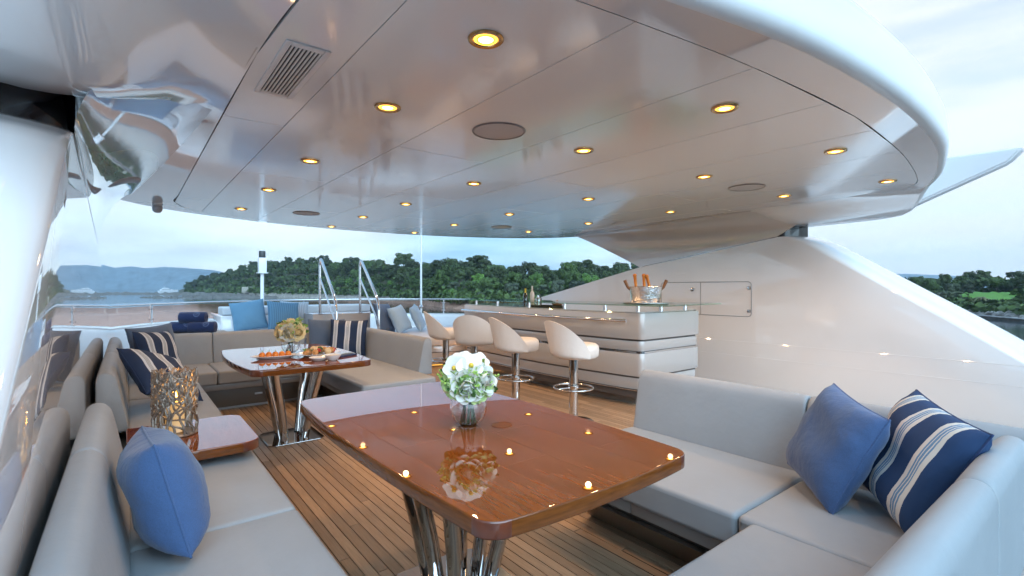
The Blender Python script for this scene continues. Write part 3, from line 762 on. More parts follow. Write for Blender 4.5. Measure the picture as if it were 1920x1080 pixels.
def bouquet(label, loc, vr, br, pal, seed, arr):
    rnd = random.Random(seed)
    B = thing('flower_arrangement', label, 'flowers', loc)
    vz = vr * .95
    prof = []
    for k in range(15):
        a = -math.pi / 2 + .42 + (math.pi - .42 - .62) * k / 14; prof.append((vr * math.cos(a), vz + vr * math.sin(a)))
    z0 = prof[0][1]; prof = [(r, z - z0 + .001) for r, z in prof]; top = prof[-1][1]
    inner = [(max(r - .0035, 0), z + (.004 if k == 0 else 0)) for k, (r, z) in enumerate(prof)]
    vs_ = lathe('vase', [(0, prof[0][1])] + prof + inner[::-1] + [(0, inner[0][1])], vase_glass, B, 40, smooth=60)
    wt = [(r - .0008, z) for r, z in inner if z < top * .55]
    lathe('water', [(0, wt[0][1] + .0006)] + wt + [(0, wt[-1][1])], pane_glass, vs_, 40, smooth=60)
    for k in range(16):
        a = rnd.uniform(0, 6.28); q = rnd.uniform(.3, .55)
        tube('stem', [(vr * q * math.cos(a), vr * q * math.sin(a), .008), (vr * .2 * math.cos(a + .3), vr * .2 * math.sin(a + .3), top * .7), (vr * .45 * math.cos(a + 2), vr * .45 * math.sin(a + 2), top + br * .5)], vr * .035, stem_green, B, 6)
    roses = [rose_mesh(seed + i, br * .50) for i in range(3)]; orch = orchid_mesh(seed, br * .56); lf = leaf_mesh(br * .6, br * .17)
    cz_ = top + br * .40
    def put_at(me, name, d, rr, mats, sc_=1.0, spin=0):
        d = d.normalized(); o = bpy.data.objects.new(name, me)
        if not me.materials:
            for q in mats: me.materials.append(q)
        else:
            for qi, q in enumerate(mats):
                o.material_slots[qi].link = 'OBJECT'; o.material_slots[qi].material = q
        o.matrix_local = Matrix.Translation(Vector((0, 0, cz_)) + Vector((d.x, d.y, d.z * .8)) * rr) @ d.to_track_quat('Z', 'Y').to_matrix().to_4x4() @ Matrix.Rotation(spin, 4, 'Z') @ Matrix.Scale(sc_, 4)
        put(o, B)
    rv, tv = Vector((.787, -.617, 0)), Vector((-.545, -.838, 0))
    for kind, a_, b_, c_, sz, pi_ in arr:
        d = rv * a_ + Vector((0, 0, b_)) + tv * c_
        if kind == 'o': put_at(orch, 'orchid', (d + tv * .9).normalized() * 1.0, 0.0, [pal[0], orchid_eye], sz, rnd.uniform(0, 6)); C.objects[-1].location = Vector((0, 0, cz_)) + d * br
        else: put_at(roses[pi_ % 3], 'rose', d, br * .70 * d.length, [pal[pi_]], sz, rnd.uniform(0, 6))
    for i in range(44):
        zz = rnd.uniform(-.5, .8); a = rnd.uniform(0, 6.28); rr = math.sqrt(1 - zz * zz)
        d = Vector((rr * math.cos(a), rr * math.sin(a), zz + .2))
        put_at(lf, 'leaf', d, br * .56, [lime_green if i % 3 == 0 else leaf_green], rnd.uniform(.7, 1.15), rnd.uniform(0, 6))
    bud = bpy.data.meshes.new('bud'); bm = bmesh.new()
    for k in range(7):
        bmesh.ops.create_icosphere(bm, subdivisions=1, radius=br * .055, matrix=Matrix.Translation((rnd.uniform(-.08, .08) * br, rnd.uniform(-.08, .08) * br, br * .06 * k)))
    bm.to_mesh(bud); bm.free()
    for i in range(14):
        zz = rnd.uniform(.1, .98); a = rnd.uniform(0, 6.28); rr = math.sqrt(1 - zz * zz)
        put_at(bud, 'bud', Vector((rr * math.cos(a), rr * math.sin(a), zz)), br * rnd.uniform(.78, 1.0), [lime_green], 1, 0)
    return B
bouquet('white rose and orchid bouquet in a round glass vase on the near table', (1.17, 1.80, .736), .080, .112, [petal_white, petal_lime, petal_cream], 3,
        [('o', -.52, .62, .55, 1.0, 0), ('o', .10, .72, .55, 1.05, 0), ('o', -.30, .80, .10, .9, 0), ('r', -.06, -.05, 1.0, 1.05, 0), ('r', .72, .28, .68, 1.05, 0), ('r', .42, -.30, .85, .92, 1),
         ('r', -.72, .02, .66, .95, 1), ('r', .92, -.12, .35, .9, 1), ('r', -.92, -.22, .25, .8, 2), ('r', -.48, -.28, .85, .75, 1), ('r', .35, .35, .9, .8, 1), ('r', -.30, .38, .9, .75, 1),
         ('r', 0, .95, -.2, 1, 0), ('r', .6, .6, -.4, 1, 0), ('r', -.6, .5, -.5, 1, 0), ('r', .1, .2, -1, 1.05, 1), ('r', .8, 0, -.6, 1, 0), ('r', -.8, 0, -.5, 1, 1), ('o', .45, .78, .1, .85, 0)])
bouquet('cream and yellow rose bouquet in a glass vase on the food table', (1.18, 4.80, .736), .080, .130, [petal_white, petal_lime, petal_cream], 9,
        [('r', -.45, .0, .9, 1.05, 2), ('r', .15, .0, 1.0, 1.0, 0), ('r', .85, .0, .6, 1.0, 2), ('r', -.1, .6, .75, .9, 2), ('r', -.75, .45, .5, .85, 2), ('r', .6, .55, .5, .9, 1), ('r', -.9, -.15, .4, .85, 2),
         ('r', .45, -.25, .9, .8, 2), ('r', 0, .95, 0, 1, 2), ('r', .5, .4, -.7, 1, 2), ('r', -.5, .4, -.7, 1, 2), ('r', 0, 0, -1, 1, 2)])

# ================================================================== CORAL CANDLE HOLDER
ch = thing('candle_holder', 'bronze coral branch candle holder with a lit candle on the side table', 'candle holder', (.20, 3.16, .553))
rnd = random.Random(21); bm = bmesh.new(); CRr, CH = .098, .335
def cyl(a, h, r=CRr): return (r * math.cos(a), r * math.sin(a), h)
def grow(a, h, ang, ln, r, depth):
    pts = [cyl(a, h)]; rr = [r]
    for k in range(4):
        ang += rnd.uniform(-.35, .35); a += math.sin(ang) * ln / 4 / CRr; h += math.cos(ang) * ln / 4
        pts.append(cyl(a, h, CRr + rnd.uniform(-.006, .006))); rr.append(r * (1 - .08 * (k + 1)))
        if h > CH: break
    tube_bm(bm, pts, rr, 5)
    if h < CH - .01 and depth > 0:
        for sgn_ in ((-1, 1) if rnd.random() < .82 else (rnd.choice((-1, 1)),)):
            grow(a, h, ang * .35 + sgn_ * rnd.uniform(.35, .75), ln * rnd.uniform(.75, 1.0), r * .88, depth - 1)
for k in range(20): grow(2 * math.pi * k / 20 + rnd.uniform(-.1, .1), .008, rnd.uniform(-.4, .4), rnd.uniform(.08, .12), .0072, 4)
from_bm('coral_shell', bm, coral_metal, ch, smooth=60)
lathe('base_ring', [(.088, .001), (.103, .001), (.105, .008), (.100, .015), (.088, .015), (0, .012)], coral_metal, ch, 32)
lathe('glass_sleeve', [(.078, .016), (.079, .24), (.0775, .24), (.0765, .016)], pane_glass, ch, 32)
cd_ = lathe('candle', [(0, .016), (.042, .016), (.042, .165), (.038, .172), (.01, .168), (0, .168)], wax, ch, 28)
tube('wick', [(0, 0, .168), (.001, 0, .182)], .0012, caulk, cd_, 5)
lathe('flame', [(0, .18), (.008, .19), (.010, .20), (.006, .216), (0, .232)], flame_m, cd_, 14)
cl = bpy.data.lights.new('candle_light', 'POINT'); cl.energy = .15; cl.color = (1, .55, .2); cl.shadow_soft_size = .012
co = bpy.data.objects.new('candle_light', cl); co.location = (0, 0, .245); put(co, ch)

# ================================================================== FOOD AND TABLEWARE
def plate(name, label, cat, loc, rx, ry, rz, m=china, group=None):
    T = thing(name, label, cat, loc, R(rz), group)
    o = lathe('dish', [(0, .004), (.55, .004), (.62, .0), (.66, .001), (.80, .012), (1.0, .022), (1.0, .026), (.80, .017), (.62, .010), (0, .009)], m, T, 36)
    o.scale = (rx, ry, 1); return T
zt = .7365
pa = plate('canape_plate', 'white oval plate with a row of orange canapes on the food table', 'plate', (.985, 4.50, zt), .185, .085, -8)
for k in range(5):
    x = -.10 + k * .05
    cn_ = lathe('canape', [(0, .010), (.021, .012), (.025, .026), (.022, .044), (.012, .054), (0, .056)], orange_food, pa, 12, loc=(x, 0, 0))
    tube('garnish', [(0, 0, .054), (.004, .002, .07)], .003, lime_green, cn_, 5)
pb = plate('platter', 'large white platter piled with pastries and berries on the food table', 'platter', (1.33, 4.46, zt), .20, .15, 20)
rnd = random.Random(5)
for k in range(22):
    a = rnd.uniform(0, 6.28); q = rnd.uniform(0, .78) ; x, y = .18 * q * math.cos(a), .13 * q * math.sin(a); s_ = rnd.uniform(.02, .032)
    bm = bmesh.new(); bmesh.ops.create_icosphere(bm, subdivisions=2, radius=s_)
    for v in bm.verts: v.co *= 1 + rnd.uniform(-.12, .12); v.co.z = v.co.z * .9
    from_bm('pastry', bm, [pastry, bread, bread, red_food, herb][k % 5] if k % 7 else pastry, pb, (x, y, .012 + s_ * .8 + (.02 if q < .4 else 0)))
for k in range(10):
    a = rnd.uniform(0, 6.28); x, y = .15 * rnd.random() * math.cos(a), .11 * rnd.random() * math.sin(a)
    o = bpy.data.objects.new('herb_leaf', leaf_mesh(.05, .014)); o.matrix_local = Matrix.Translation((x, y, .05)) @ Matrix.Rotation(a, 4, 'Z') @ Matrix.Rotation(R(60), 4, 'X'); put(o, pb)
bo = thing('sauce_bowl', 'small white round bowl beside the pastry platter', 'bowl', (1.335, 4.10, zt))
lathe('bowl', [(0, .004), (.035, .0), (.04, .004), (.062, .03), (.068, .045), (.064, .045), (.055, .028), (.03, .012), (0, .010)], china, bo, 32)
lathe('sauce', [(0, .036), (.0585, .036)], bread, bo, 24)
so_ = plate('saucer', 'white saucer under the sauce bowl edge on the food table', 'saucer', (1.24, 4.16, zt), .075, .075, 0)
nk = thing('folded_napkin', 'dark folded napkin with cutlery on the food table', 'napkin', (1.50, 4.28, zt), R(25))
cushion('cloth', (-.10, .10, -.045, .045, 0.0, .014), navy, nk, .005, .002, 2); tube('fork', [(-.09, -.01, .0185), (.09, -.012, .0185)], .003, steel, nk, 6); tube('knife', [(-.09, .014, .0185), (.09, .012, .0185)], .003, steel, nk, 6)
def glass_thing(label, loc, h=.12, r=.032):
    g_ = thing('drinking_glass', label, 'glass', loc, 0, 'glasses on the food table')
    lathe('tumbler', [(0, .002), (r * .8, .0), (r, h), (r - .002, h), (r * .8 - .002, .01), (0, .008)], vase_glass, g_, 24); return g_
glass_thing('clear drinking glass beside the yellow bouquet on the food table', (1.30, 4.84, zt))
glass_thing('clear drinking glass in front of the yellow bouquet', (1.15, 4.66, zt), .09)

# ================================================================== BAR
bar = thing('bar_counter', 'long curved white bar counter with steel grooves and a glass top', 'bar', (4.9, 5.1, 0))
BX, BY = 4.9, 5.1
def bar_front(y):      # X of the front face
    t = (y - 5.2) / 1.85; return 4.325 + .12 * t * t + .035 * (t > 0) * t * t
def bar_outline(off, n=18):
    P = [(bar_front(y) + off, y) for y in [7.0 - off + (3.36 + off - 7.0 + off) * k / n for k in range(n + 1)]]
    x_, y_ = P[-1]; rr_ = .07
    P = [p for p in P if p[1] > y_ + rr_]
    P += [(x_ + rr_ - rr_ * math.cos(R(90 * k / 6)), y_ + rr_ - rr_ * math.sin(R(90 * k / 6))) for k in range(7)]
    P += [(5.57 - off * .4, 3.36 + off), (5.77 - off, 3.52 + off * .4), (5.83 - off, 5.2), (5.80 - off, 7.0 - off)]
    return [(x - BX, y - BY) for x, y in P]
for (z0, z1, off) in ((.757, 1.05, 0.0), (.624, .735, .022), (.344, .602, .008), (.195, .322, .034)):
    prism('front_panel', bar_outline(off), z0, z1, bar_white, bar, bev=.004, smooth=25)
prism('core', bar_outline(.035), .10, 1.045, bar_dark, bar, smooth=0)
prism('plinth', bar_outline(.16), 0.0, .11, fabric_dark, bar, smooth=25)
for z0, z1, off, m_ in ((.604, .622, .004, steel), (.186, .1915, .0, steel)):
    prism('trim_strip', bar_outline(off), z0, z1, m_, bar, smooth=25)
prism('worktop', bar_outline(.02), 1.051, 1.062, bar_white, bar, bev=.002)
yy = [6.95 - 3.45 * k / 24 for k in range(25)]
hr_ = tube('hand_rail', [(bar_front(y) - .075 - BX, y - BY, .965) for y in yy], .017, steel, bar, 12)
for y in (6.7, 5.9, 5.1, 4.3, 3.65): tube('rail_bracket', [(bar_front(y) - .075 - BX, y - BY, .965), (bar_front(y) + .005 - BX, y - BY, .965)], .009, steel, hr_, 8)
gp = [(bar_front(y) - .03, y) for y in [7.05 - 3.95 * k / 20 for k in range(21)]] + [(5.75, 3.16), (5.85, 3.4), (5.3, 4.2), (5.0, 5.2), (5.1, 7.05)]
gt_ = prism('glass_top', [(x - BX, y - BY) for x, y in gp], 1.130, 1.145, green_glass, bar, smooth=0)
for x, y in [(bar_front(y) + .14, y) for y in (6.8, 6.1, 5.3, 4.6, 3.95, 3.5)] + [(5.0, 3.5), (5.5, 3.5)]:
    lathe('standoff', [(0, 1.0625), (.022, 1.0625), (.022, 1.128), (0, 1.128)], steel, gt_, 16, loc=(x - BX, y - BY, 0))
tube('led_strip', [(bar_front(y) + .075 - BX, y - BY, .150) for y in yy[:14]], .012, amber, bar, 6)
ll = bpy.data.lights.new('led_light', 'AREA'); ll.energy = 9; ll.color = (1, .55, .18); ll.shape = 'RECTANGLE'; ll.size = .04; ll.size_y = 1.9
lo_ = bpy.data.objects.new('led_light', ll); lo_.location = (4.42 - BX, 6.0 - BY, .135); put(lo_, bar)

# bucket, tray, bottles
BKX, BKY, BKZ = 4.62, 3.44, 1.146
tr = thing('serving_tray', 'dark oval tray under the champagne bucket on the glass bar top', 'tray', (BKX, BKY, BKZ))
o = lathe('tray_dish', [(0, .001), (.85, .001), (1.0, .016), (1.0, .020), (.84, .006), (0, .006)], brushed, tr, 36); o.scale = (.29, .20, 1); tr.rotation_euler = (0, 0, R(-40))
bk = thing('champagne_bucket', 'hammered silver champagne bucket on the bar corner', 'bucket', (BKX, BKY, BKZ + .0075), R(-40))
o = lathe('bucket', [(0, 0), (.80, 0), (.84, .01), (1.0, .18), (1.03, .19), (1.0, .195), (.97, .185), (.80, .02), (0, .015)], hammered, bk, 40); o.scale = (.185, .125, 1)
o = lathe('ice', [(0, .165), (.93, .158)], vase_glass, bk, 24); o.scale = (.185, .125, 1)
for s in (-1, 1): tube('handle', [(s * .165, 0, .15), (s * .20, 0, .185), (s * .235, 0, .265)], [.013, .016, .019], brown_handle, bk, 10)
for i, (u, lean) in enumerate(((-.09, -6), (-.005, -3), (.085, -14))):
    bt = thing('champagne_bottle', '%s orange foil champagne bottle neck sticking out of the bucket' % ('left', 'middle', 'right')[i], 'bottle', (0, 0, 0), 0, 'champagne bottles in the bucket')
    a = R(-40); bt.location = (BKX + u * math.cos(a), BKY + u * math.sin(a), BKZ + .03); bt.rotation_euler = (0, R(lean), R(-40))
    lathe('body', [(0, 0), (.040, 0), (.042, .01), (.042, .10), (.03, .15), (.016, .17)], bottle_green, bt, 20)
    lathe('foil_neck', [(.016, .17), (.0165, .20), (.018, .285), (.021, .29), (.021, .305), (.013, .315), (0, .317)], copper, bt, 18)
def bottle(label, loc, h, r, m1, m2):
    b_ = thing('bottle', label, 'bottle', loc)
    lathe('body', [(0, 0), (r, 0), (r, h * .58), (r * .8, h * .66), (r * .36, h * .75)], m1, b_, 20)
    lathe('neck', [(r * .36, h * .75), (r * .34, h * .95), (r * .42, h * .96), (r * .42, h), (0, h)], m2, b_, 16); return b_
bottle('dark bottle with yellow neck at the back of the bar', (4.86, 5.86, 1.0625), .26, .036, bottle_green, yellow_label)
bottle('tall clear bottle beside the yellow one on the bar', (4.98, 5.84, 1.0625), .30, .034, white_plastic, white_plastic)
bottle('short dark bottle on the bar', (5.10, 5.80, 1.0625), .17, .034, bottle_green, bottle_green)
ck = thing('cocktail_shaker', 'small steel shaker among the bottles on the bar', 'shaker', (4.98, 5.70, 1.0625)); lathe('cup', [(0, 0), (.032, 0), (.042, .10), (.02, .125), (.02, .15), (0, .152)], steel, ck, 20); lathe('cap', [(.0205, .1255), (.022, .1255), (.022, .15), (.0205, .15)], steel, ck, 20)
bs = thing('wicker_bowl', 'small brown wicker bowl on the bar', 'bowl', (5.1, 5.40, 1.0625)); lathe('bowl', [(0, 0), (.06, 0), (.095, .045), (.09, .047), (.055, .01), (0, .01)], basket_brown, bs, 20)
for k in range(7):
    a = k * 1.0; bm = bmesh.new(); bmesh.ops.create_icosphere(bm, subdivisions=2, radius=.027); from_bm('fruit', bm, pastry, bs, (.04 * math.cos(a) * (k > 0), .04 * math.sin(a) * (k > 0), .042 + .02 * (k == 0)))
dt = thing('bar_tray', 'flat dark tray lying on the bar under the glass', 'tray', (4.75, 5.25, 1.0625)); box('base', (-.10, .10, -.22, .22, 0, .008), caulk, dt, .002); box('rim', (-.11, -.1005, -.22, .22, 0, .02), caulk, dt); box('rim', (.1005, .11, -.22, .22, 0, .02), caulk, dt)

# ================================================================== BAR STOOLS
def stool(label, loc, rz):
    S = thing('bar_stool', label, 'bar stool', (*loc, 0), R(rz), 'cream bar stools along the bar')
    lathe('base', [(0, 0), (.20, 0), (.20, .008), (.05, .018), (.042, .03), (0, .03)], chrome, S, 32)
    lathe('pole', [(0, .03), (.045, .03), (.045, .62), (0, .62)], chrome, S, 24)
    fr_ = torus('foot_ring', .195, .011, chrome, S, 32, 8, (0, 0, .34))
    for a in (60, 180, 300): tube('ring_spoke', [(.034 * math.cos(R(a)), .034 * math.sin(R(a)), 0), (.186 * math.cos(R(a)), .186 * math.sin(R(a)), 0)], .008, chrome, fr_, 8)
    lathe('collar', [(.0455, .33), (.053, .33), (.053, .36), (.0455, .36)], chrome, S, 20)
    # round seat, front along +X
    lathe('seat', [(0, .63), (.10, .628), (.19, .638), (.212, .66), (.218, .72), (.212, .755), (.19, .775), (.12, .782), (0, .785)], stool_white, S, 36, smooth=70).location.x = .045
    # scooped back shell
    V, F_ = [], []
    NA, NZ = 28, 12
    for sgn_ in (0, 1):
        for i in range(NA + 1):
            a = R(180 - 98 + 196 * i / NA); da = abs(a - math.pi) / R(98)
            ztop = .70 + (1.015 - .70) * (1 - da ** 1.9) if da < 1 else .70
            for j in range(NZ + 1):
                t = j / NZ; z = .634 + (ztop - .634) * t
                flare = .058 * max(0, (z - .66) / .34)
                r_ = (.196 if t < .02 else .226) + flare + (0.0 if sgn_ else -.0)
                if sgn_ == 1: r_ -= .034 * (1 - .55 * t ** 6)
                if t < .12: r_ -= (.12 - t) * .35
                V.append((r_ * math.cos(a) - flare * .3, r_ * math.sin(a), z))
    q = NZ + 1; h_ = (NA + 1) * q
    for i in range(NA):
        for j in range(NZ):
            F_.append((i * q + j, (i + 1) * q + j, (i + 1) * q + j + 1, i * q + j + 1)); F_.append((h_ + i * q + j, h_ + i * q + j + 1, h_ + (i + 1) * q + j + 1, h_ + (i + 1) * q + j))
        F_.append((i * q + NZ, (i + 1) * q + NZ, h_ + (i + 1) * q + NZ, h_ + i * q + NZ)); F_.append((i * q, h_ + i * q, h_ + (i + 1) * q, (i + 1) * q))
    for i in (0, NA):
        for j in range(NZ): F_.append((i * q + j, i * q + j + 1, h_ + i * q + j + 1, h_ + i * q + j))
    from_py('backrest', V, F_, stool_white, S, smooth=70)
    return S
stool('cream leather bar stool nearest the camera, first from the right', (3.50, 3.47), -8)
stool('cream leather bar stool second from the right along the bar', (3.36, 4.22), -12)
stool('cream leather bar stool third from the right, turned with its back to the camera', (3.35, 5.02), 42)
stool('cream leather bar stool at the far left end of the bar', (3.44, 5.86), -22)

# ================================================================== FORWARD DECK
# bulwark + balustrade
BAL = [(-.42, 8.2), (-.38, 9.1), (-.02, 10.0), (.75, 10.9), (1.9, 11.6), (3.2, 11.85), (4.5, 11.6), (5.65, 10.9), (6.42, 10.0), (6.78, 9.1), (6.82, 8.2)]
BC = catmull(BAL, 4)
def sweep(name, path, sec, m, parent=None, smooth=40, closed_sec=True):
    """sweep a (inward offset, z) section along an XY path"""
    V, F_ = [], []; n = len(sec)
    for i, p in enumerate(path):
        a, b = path[max(i - 1, 0)], path[min(i + 1, len(path) - 1)]
        tx, ty = b[0] - a[0], b[1] - a[1]; l = math.hypot(tx, ty); nx, ny = ty / l, -tx / l
        V += [(p[0] + nx * o_, p[1] + ny * o_, z) for o_, z in sec]
    for i in range(len(path) - 1):
        for k in range(n): F_.append((i * n + k, i * n + (k + 1) % n, (i + 1) * n + (k + 1) % n, (i + 1) * n + k))
    F_.append(tuple(range(n))); F_.append(tuple((len(path) - 1) * n + k for k in range(n)))
    return from_py(name, V, F_, m, parent, smooth=smooth)
bw = thing('bulwark', 'curved white bulwark round the forward end of the deck', 'bulwark', (0, 0, 0))
sweep('wall', BC, [(.09, -.05), (.09, .64), (.06, .70), (-.10, .70), (-.14, .66), (-.20, -.05)], gloss_white, bw)
sweep('cap', BC, [(.07, .7005), (.07, .715), (-.11, .715), (-.11, .7005)], gloss_white, bw)
bal = thing('glass_balustrade', 'glass balustrade with steel posts and top rail along the forward bulwark', 'balustrade', (0, 0, 0))
tube('top_rail', [(x, y, 1.055) for x, y in BC], .021, steel, bal, 10)
step = 10
ids = list(range(0, len(BC), step))
for i in ids:
    x, y = BC[i]
    tube('post', [(x, y, .7155), (x, y, 1.04)], .017, steel, bal, 10)
    for z in (.79, .97):
        a, b = BC[max(i - 1, 0)], BC[min(i + 1, len(BC) - 1)]; t = Vector((b[0] - a[0], b[1] - a[1], 0)).normalized() * .06
        tube('glass_clamp', [(x - t.x, y - t.y, z), (x + t.x, y + t.y, z)], .011, brushed, bal, 8)
for a, b in zip(ids, ids[1:]):
    seg_ = BC[a:b + 1]
    p0, p1 = Vector((*seg_[0], 0)), Vector((*seg_[-1], 0)); d = (p1 - p0).normalized() * .035
    pth = [(p0.x + d.x, p0.y + d.y)] + seg_[1:-1] + [(p1.x - d.x, p1.y - d.y)]
    sweep('glass_pane', pth, [(.005, .735), (.005, 1.02), (-.005, 1.02), (-.005, .735)], bal_glass, bal, smooth=40)
# towel cabinet + towels
tcab = thing('towel_cabinet', 'low white cabinet with tan top behind the U-shaped sofa', 'cabinet', (.72, 7.9, 0))
box('body', (-.36, .36, -.25, .25, 0, .69), gloss_white, tcab, .015); box('top', (-.38, .38, -.27, .27, .691, .725), tan_tray, tcab, .006); box('door', (-.34, -.005, -.258, -.2505, .05, .66), gloss_white, tcab, .002); box('door', (.005, .34, -.258, -.2505, .05, .66), gloss_white, tcab, .002)
def towel(label, loc, rz):
    T = thing('rolled_towel', label, 'towel', loc, R(rz), 'rolled navy towels')
    bm = bmesh.new(); n = 22; L_ = .32; rings = []
    for t, k in ((-.5, .80), (-.49, .93), (-.47, 1), (-.2, 1.01), (0, 1.0), (.2, 1.01), (.47, 1), (.49, .93), (.5, .80)):
        rings.append([bm.verts.new((L_ * t, (.078 * k * math.cos(2 * math.pi * q / n) * 1.06), .076 * k * math.sin(2 * math.pi * q / n) + .076)) for q in range(n)])
    for A, B in zip(rings, rings[1:]):
        for q in range(n): bm.faces.new((A[q], A[(q + 1) % n], B[(q + 1) % n], B[q]))
    bm.faces.new(rings[0]); bm.faces.new(rings[-1][::-1]); bmesh.ops.recalc_face_normals(bm, faces=bm.faces)
    from_bm('roll', bm, towel_m, T, smooth=60)
    for s in (-1, 1):
        bm = bmesh.new(); tube_bm(bm, [(s * .1605, .056 * (1 - q / 30) * math.cos(q * .6), .076 + .056 * (1 - q / 30) * math.sin(q * .6)) for q in range(26)], .0035, 5); from_bm('spiral_end', bm, towel_m, T, smooth=60)
    def on_roll(x, h): return (x, -.0835 * math.cos(h), .076 + .077 * math.sin(h))
    bm = bmesh.new()
    tube_bm(bm, [on_roll(.06 + .034 * math.cos(2 * math.pi * q / 20), R(38) + .44 * math.sin(2 * math.pi * q / 20)) for q in range(21)], .0032, 5)
    tube_bm(bm, [on_roll(.06 + .015 * math.sin(q * .8), R(38) + .25 - q * .07) for q in range(8)], .003, 5)
    from_bm('emblem', bm, emblem_m, T, smooth=60)
    return T
towel('navy rolled towel with emblem on top of the towel stack', (.70, 7.85, .726 + .130), -25)
towel('navy rolled towel at the left bottom of the stack', (.60, 7.93, .726), -25)
towel('navy rolled towel at the right bottom of the stack', (.80, 7.77, .726), -25)

# raised forward platform with pool coaming, steps and handrails
pf = thing('pool_platform', 'raised white platform with padded coaming behind the sofas', 'platform', (0, 0, 0))
box('platform_body', (1.25, 3.9, 9.62, 11.0, 0, .86), gloss_white, pf, .03, 3)
for x0, x1 in ((1.27, 2.56), (2.58, 3.88)): cushion('coaming_pad', (x0, x1, 9.60, 10.1, .862, 1.0), pad_fab, pf, .05, .01)
box('step_riser', (2.50, 3.52, 8.72, 9.595, 0, .88), bar_white, pf, .015); box('stair_tread', (2.62, 3.40, 8.10, 8.715, 0, .60), bar_white, pf, .012); box('stair_tread', (2.62, 3.40, 7.52, 8.095, 0, .30), bar_white, pf, .012)
box('tread_inlay', (2.68, 3.34, 8.14, 8.66, .601, .607), teak, pf); box('tread_inlay', (2.68, 3.34, 7.56, 8.05, .301, .307), teak, pf)
for i, x in enumerate((2.63, 3.34)):
    h = thing('handrail', ('left', 'right')[i] + ' polished steel handrail of the pool steps', 'handrail', (x, 8.75, 0), 0, 'steel handrails of the pool steps')
    up_ = tube('upright', [(0, 0, .88), (0, 0, 1.72), (0, -.01, 1.79), (0, -.045, 1.825)], .022, steel, h, 12)
    tube('sloping_rail', [(0, -.045, 1.825), (0, -.10, 1.79), (0, -.72, 1.22), (0, -.82, 1.08), (0, -.85, .95), (0, -.85, .605)], .024, steel, h, 12)
    tube('lower_rail', [(0, -.002, 1.50), (0, -.42, 1.12), (0, -.84, .74)], .015, steel, h, 10)
    for y, z in ((0, .881), (-.85, .607)): lathe('foot_flange', [(0, z), (.045, z), (.045, z + .008), (.025, z + .014), (0, z + .014)], steel, up_, 20, loc=(0, y, 0))
# left sunbed with pillows
sb = thing('sunbed', 'pale sunbed with blue pillows behind the U-shaped sofa', 'sunbed', (0, 0, 0))
box('base', (1.2, 2.45, 7.15, 9.55, 0, .44), gloss_white, sb, .02); cushion('mattress', (1.2, 2.45, 7.15, 9.58, .442, .58), pad_fab, sb, .04)
pillow('sky blue pillow leftmost on the sunbed beside the towels', blue_cloth2, .52, .17, (1.62, 9.28, .585), -100, 20, -9, 11, blue_cloth2)
pillow('ribbed blue pillow in the middle of the sunbed', stripe_d, .52, .17, (2.12, 9.08, .585), -84, 22, 5, 12, blue_cloth2)
pillow('pale pinstriped pillow on the sunbed beside the handrail', stripe_c, .50, .15, (2.36, 9.30, .585), -82, 12, 3, 13, pale_cloth)
# right sunbed
sr = thing('sunbed', 'pale sunbed with grooved white base left of the bar', 'sunbed', (0, 0, 0))
prism('base', [(3.55, 7.55), (3.9, 7.30), (4.6, 7.12), (6.3, 7.12), (6.3, 9.5), (3.55, 9.5)], .06, .355, bar_white, sr, bev=.006, smooth=25)
prism('groove', [(3.545, 7.546), (3.896, 7.294), (4.6, 7.114), (6.3, 7.114), (6.3, 7.3), (3.6, 7.7)], .245, .257, bar_dark, sr, smooth=0)
prism('plinth', [(3.65, 7.62), (3.95, 7.42), (4.6, 7.24), (6.25, 7.24), (6.25, 9.4), (3.65, 9.4)], .0, .0595, fabric_dark, sr, smooth=0)
prism('mattress', [(3.53, 7.53), (3.9, 7.27), (4.6, 7.09), (6.3, 7.09), (6.3, 9.5), (3.53, 9.5)], .357, .50, pad_fab, sr, bev=.035, seg=4, smooth=50)
tube('led_strip', [(3.62, 7.58, .03), (3.92, 7.37, .03), (4.6, 7.19, .03)], .005, amber_dim, sr, 6)
pillow('slate blue pillow leaning on the pool steps beside the right handrail', slate_cloth, .55, .17, (3.72, 8.55, .50), -52, 16, 3, 14, slate_cloth)
pillow('pale blue pillow in front on the right sunbed', pale_cloth, .50, .17, (3.98, 8.45, .50), -58, 24, -8, 15, pale_cloth)
pillow('pale blue pillow at the right behind the front one on the right sunbed', pale_cloth, .50, .15, (4.42, 8.60, .50), -40, 24, -8, 16, pale_cloth)
# posts
lp = thing('signal_post', 'white post with a dark lamp head on the forward bulwark', 'lamp post', (2.25, 11.45, 0))
tube('pole', [(0, 0, 0), (0, 0, 1.66)], [.042, .034], white_plastic, lp, 14); box('housing', (-.075, .075, -.075, .075, 1.66, 1.97), white_plastic, lp, .01); box('flange', (-.10, .10, -.10, .10, 1.64, 1.659), white_plastic, lp, .005)
lathe('lamp_head', [(0, 1.971), (.06, 1.971), (.065, 1.98), (.065, 2.10), (.06, 2.115), (0, 2.12)], mat('dark lamp head', (.05, .055, .06), .4), lp, 24); tube('aerial', [(0, 0, 2.12), (-.02, 0, 2.17)], .005, white_plastic, lp, 6)
fp = thing('whip_pole', 'thin white pole rising past the far roof edge', 'pole', (5.62, 10.75, 0))
tube('mast', [(0, 0, 0), (0, 0, 2.2), (0, 0, 6.0)], [.028, .024, .012], white_plastic, fp, 10); lathe('foot', [(0, .86), (.06, .86), (.06, .88), (.03, .92), (0, .92)], steel, fp, 16)

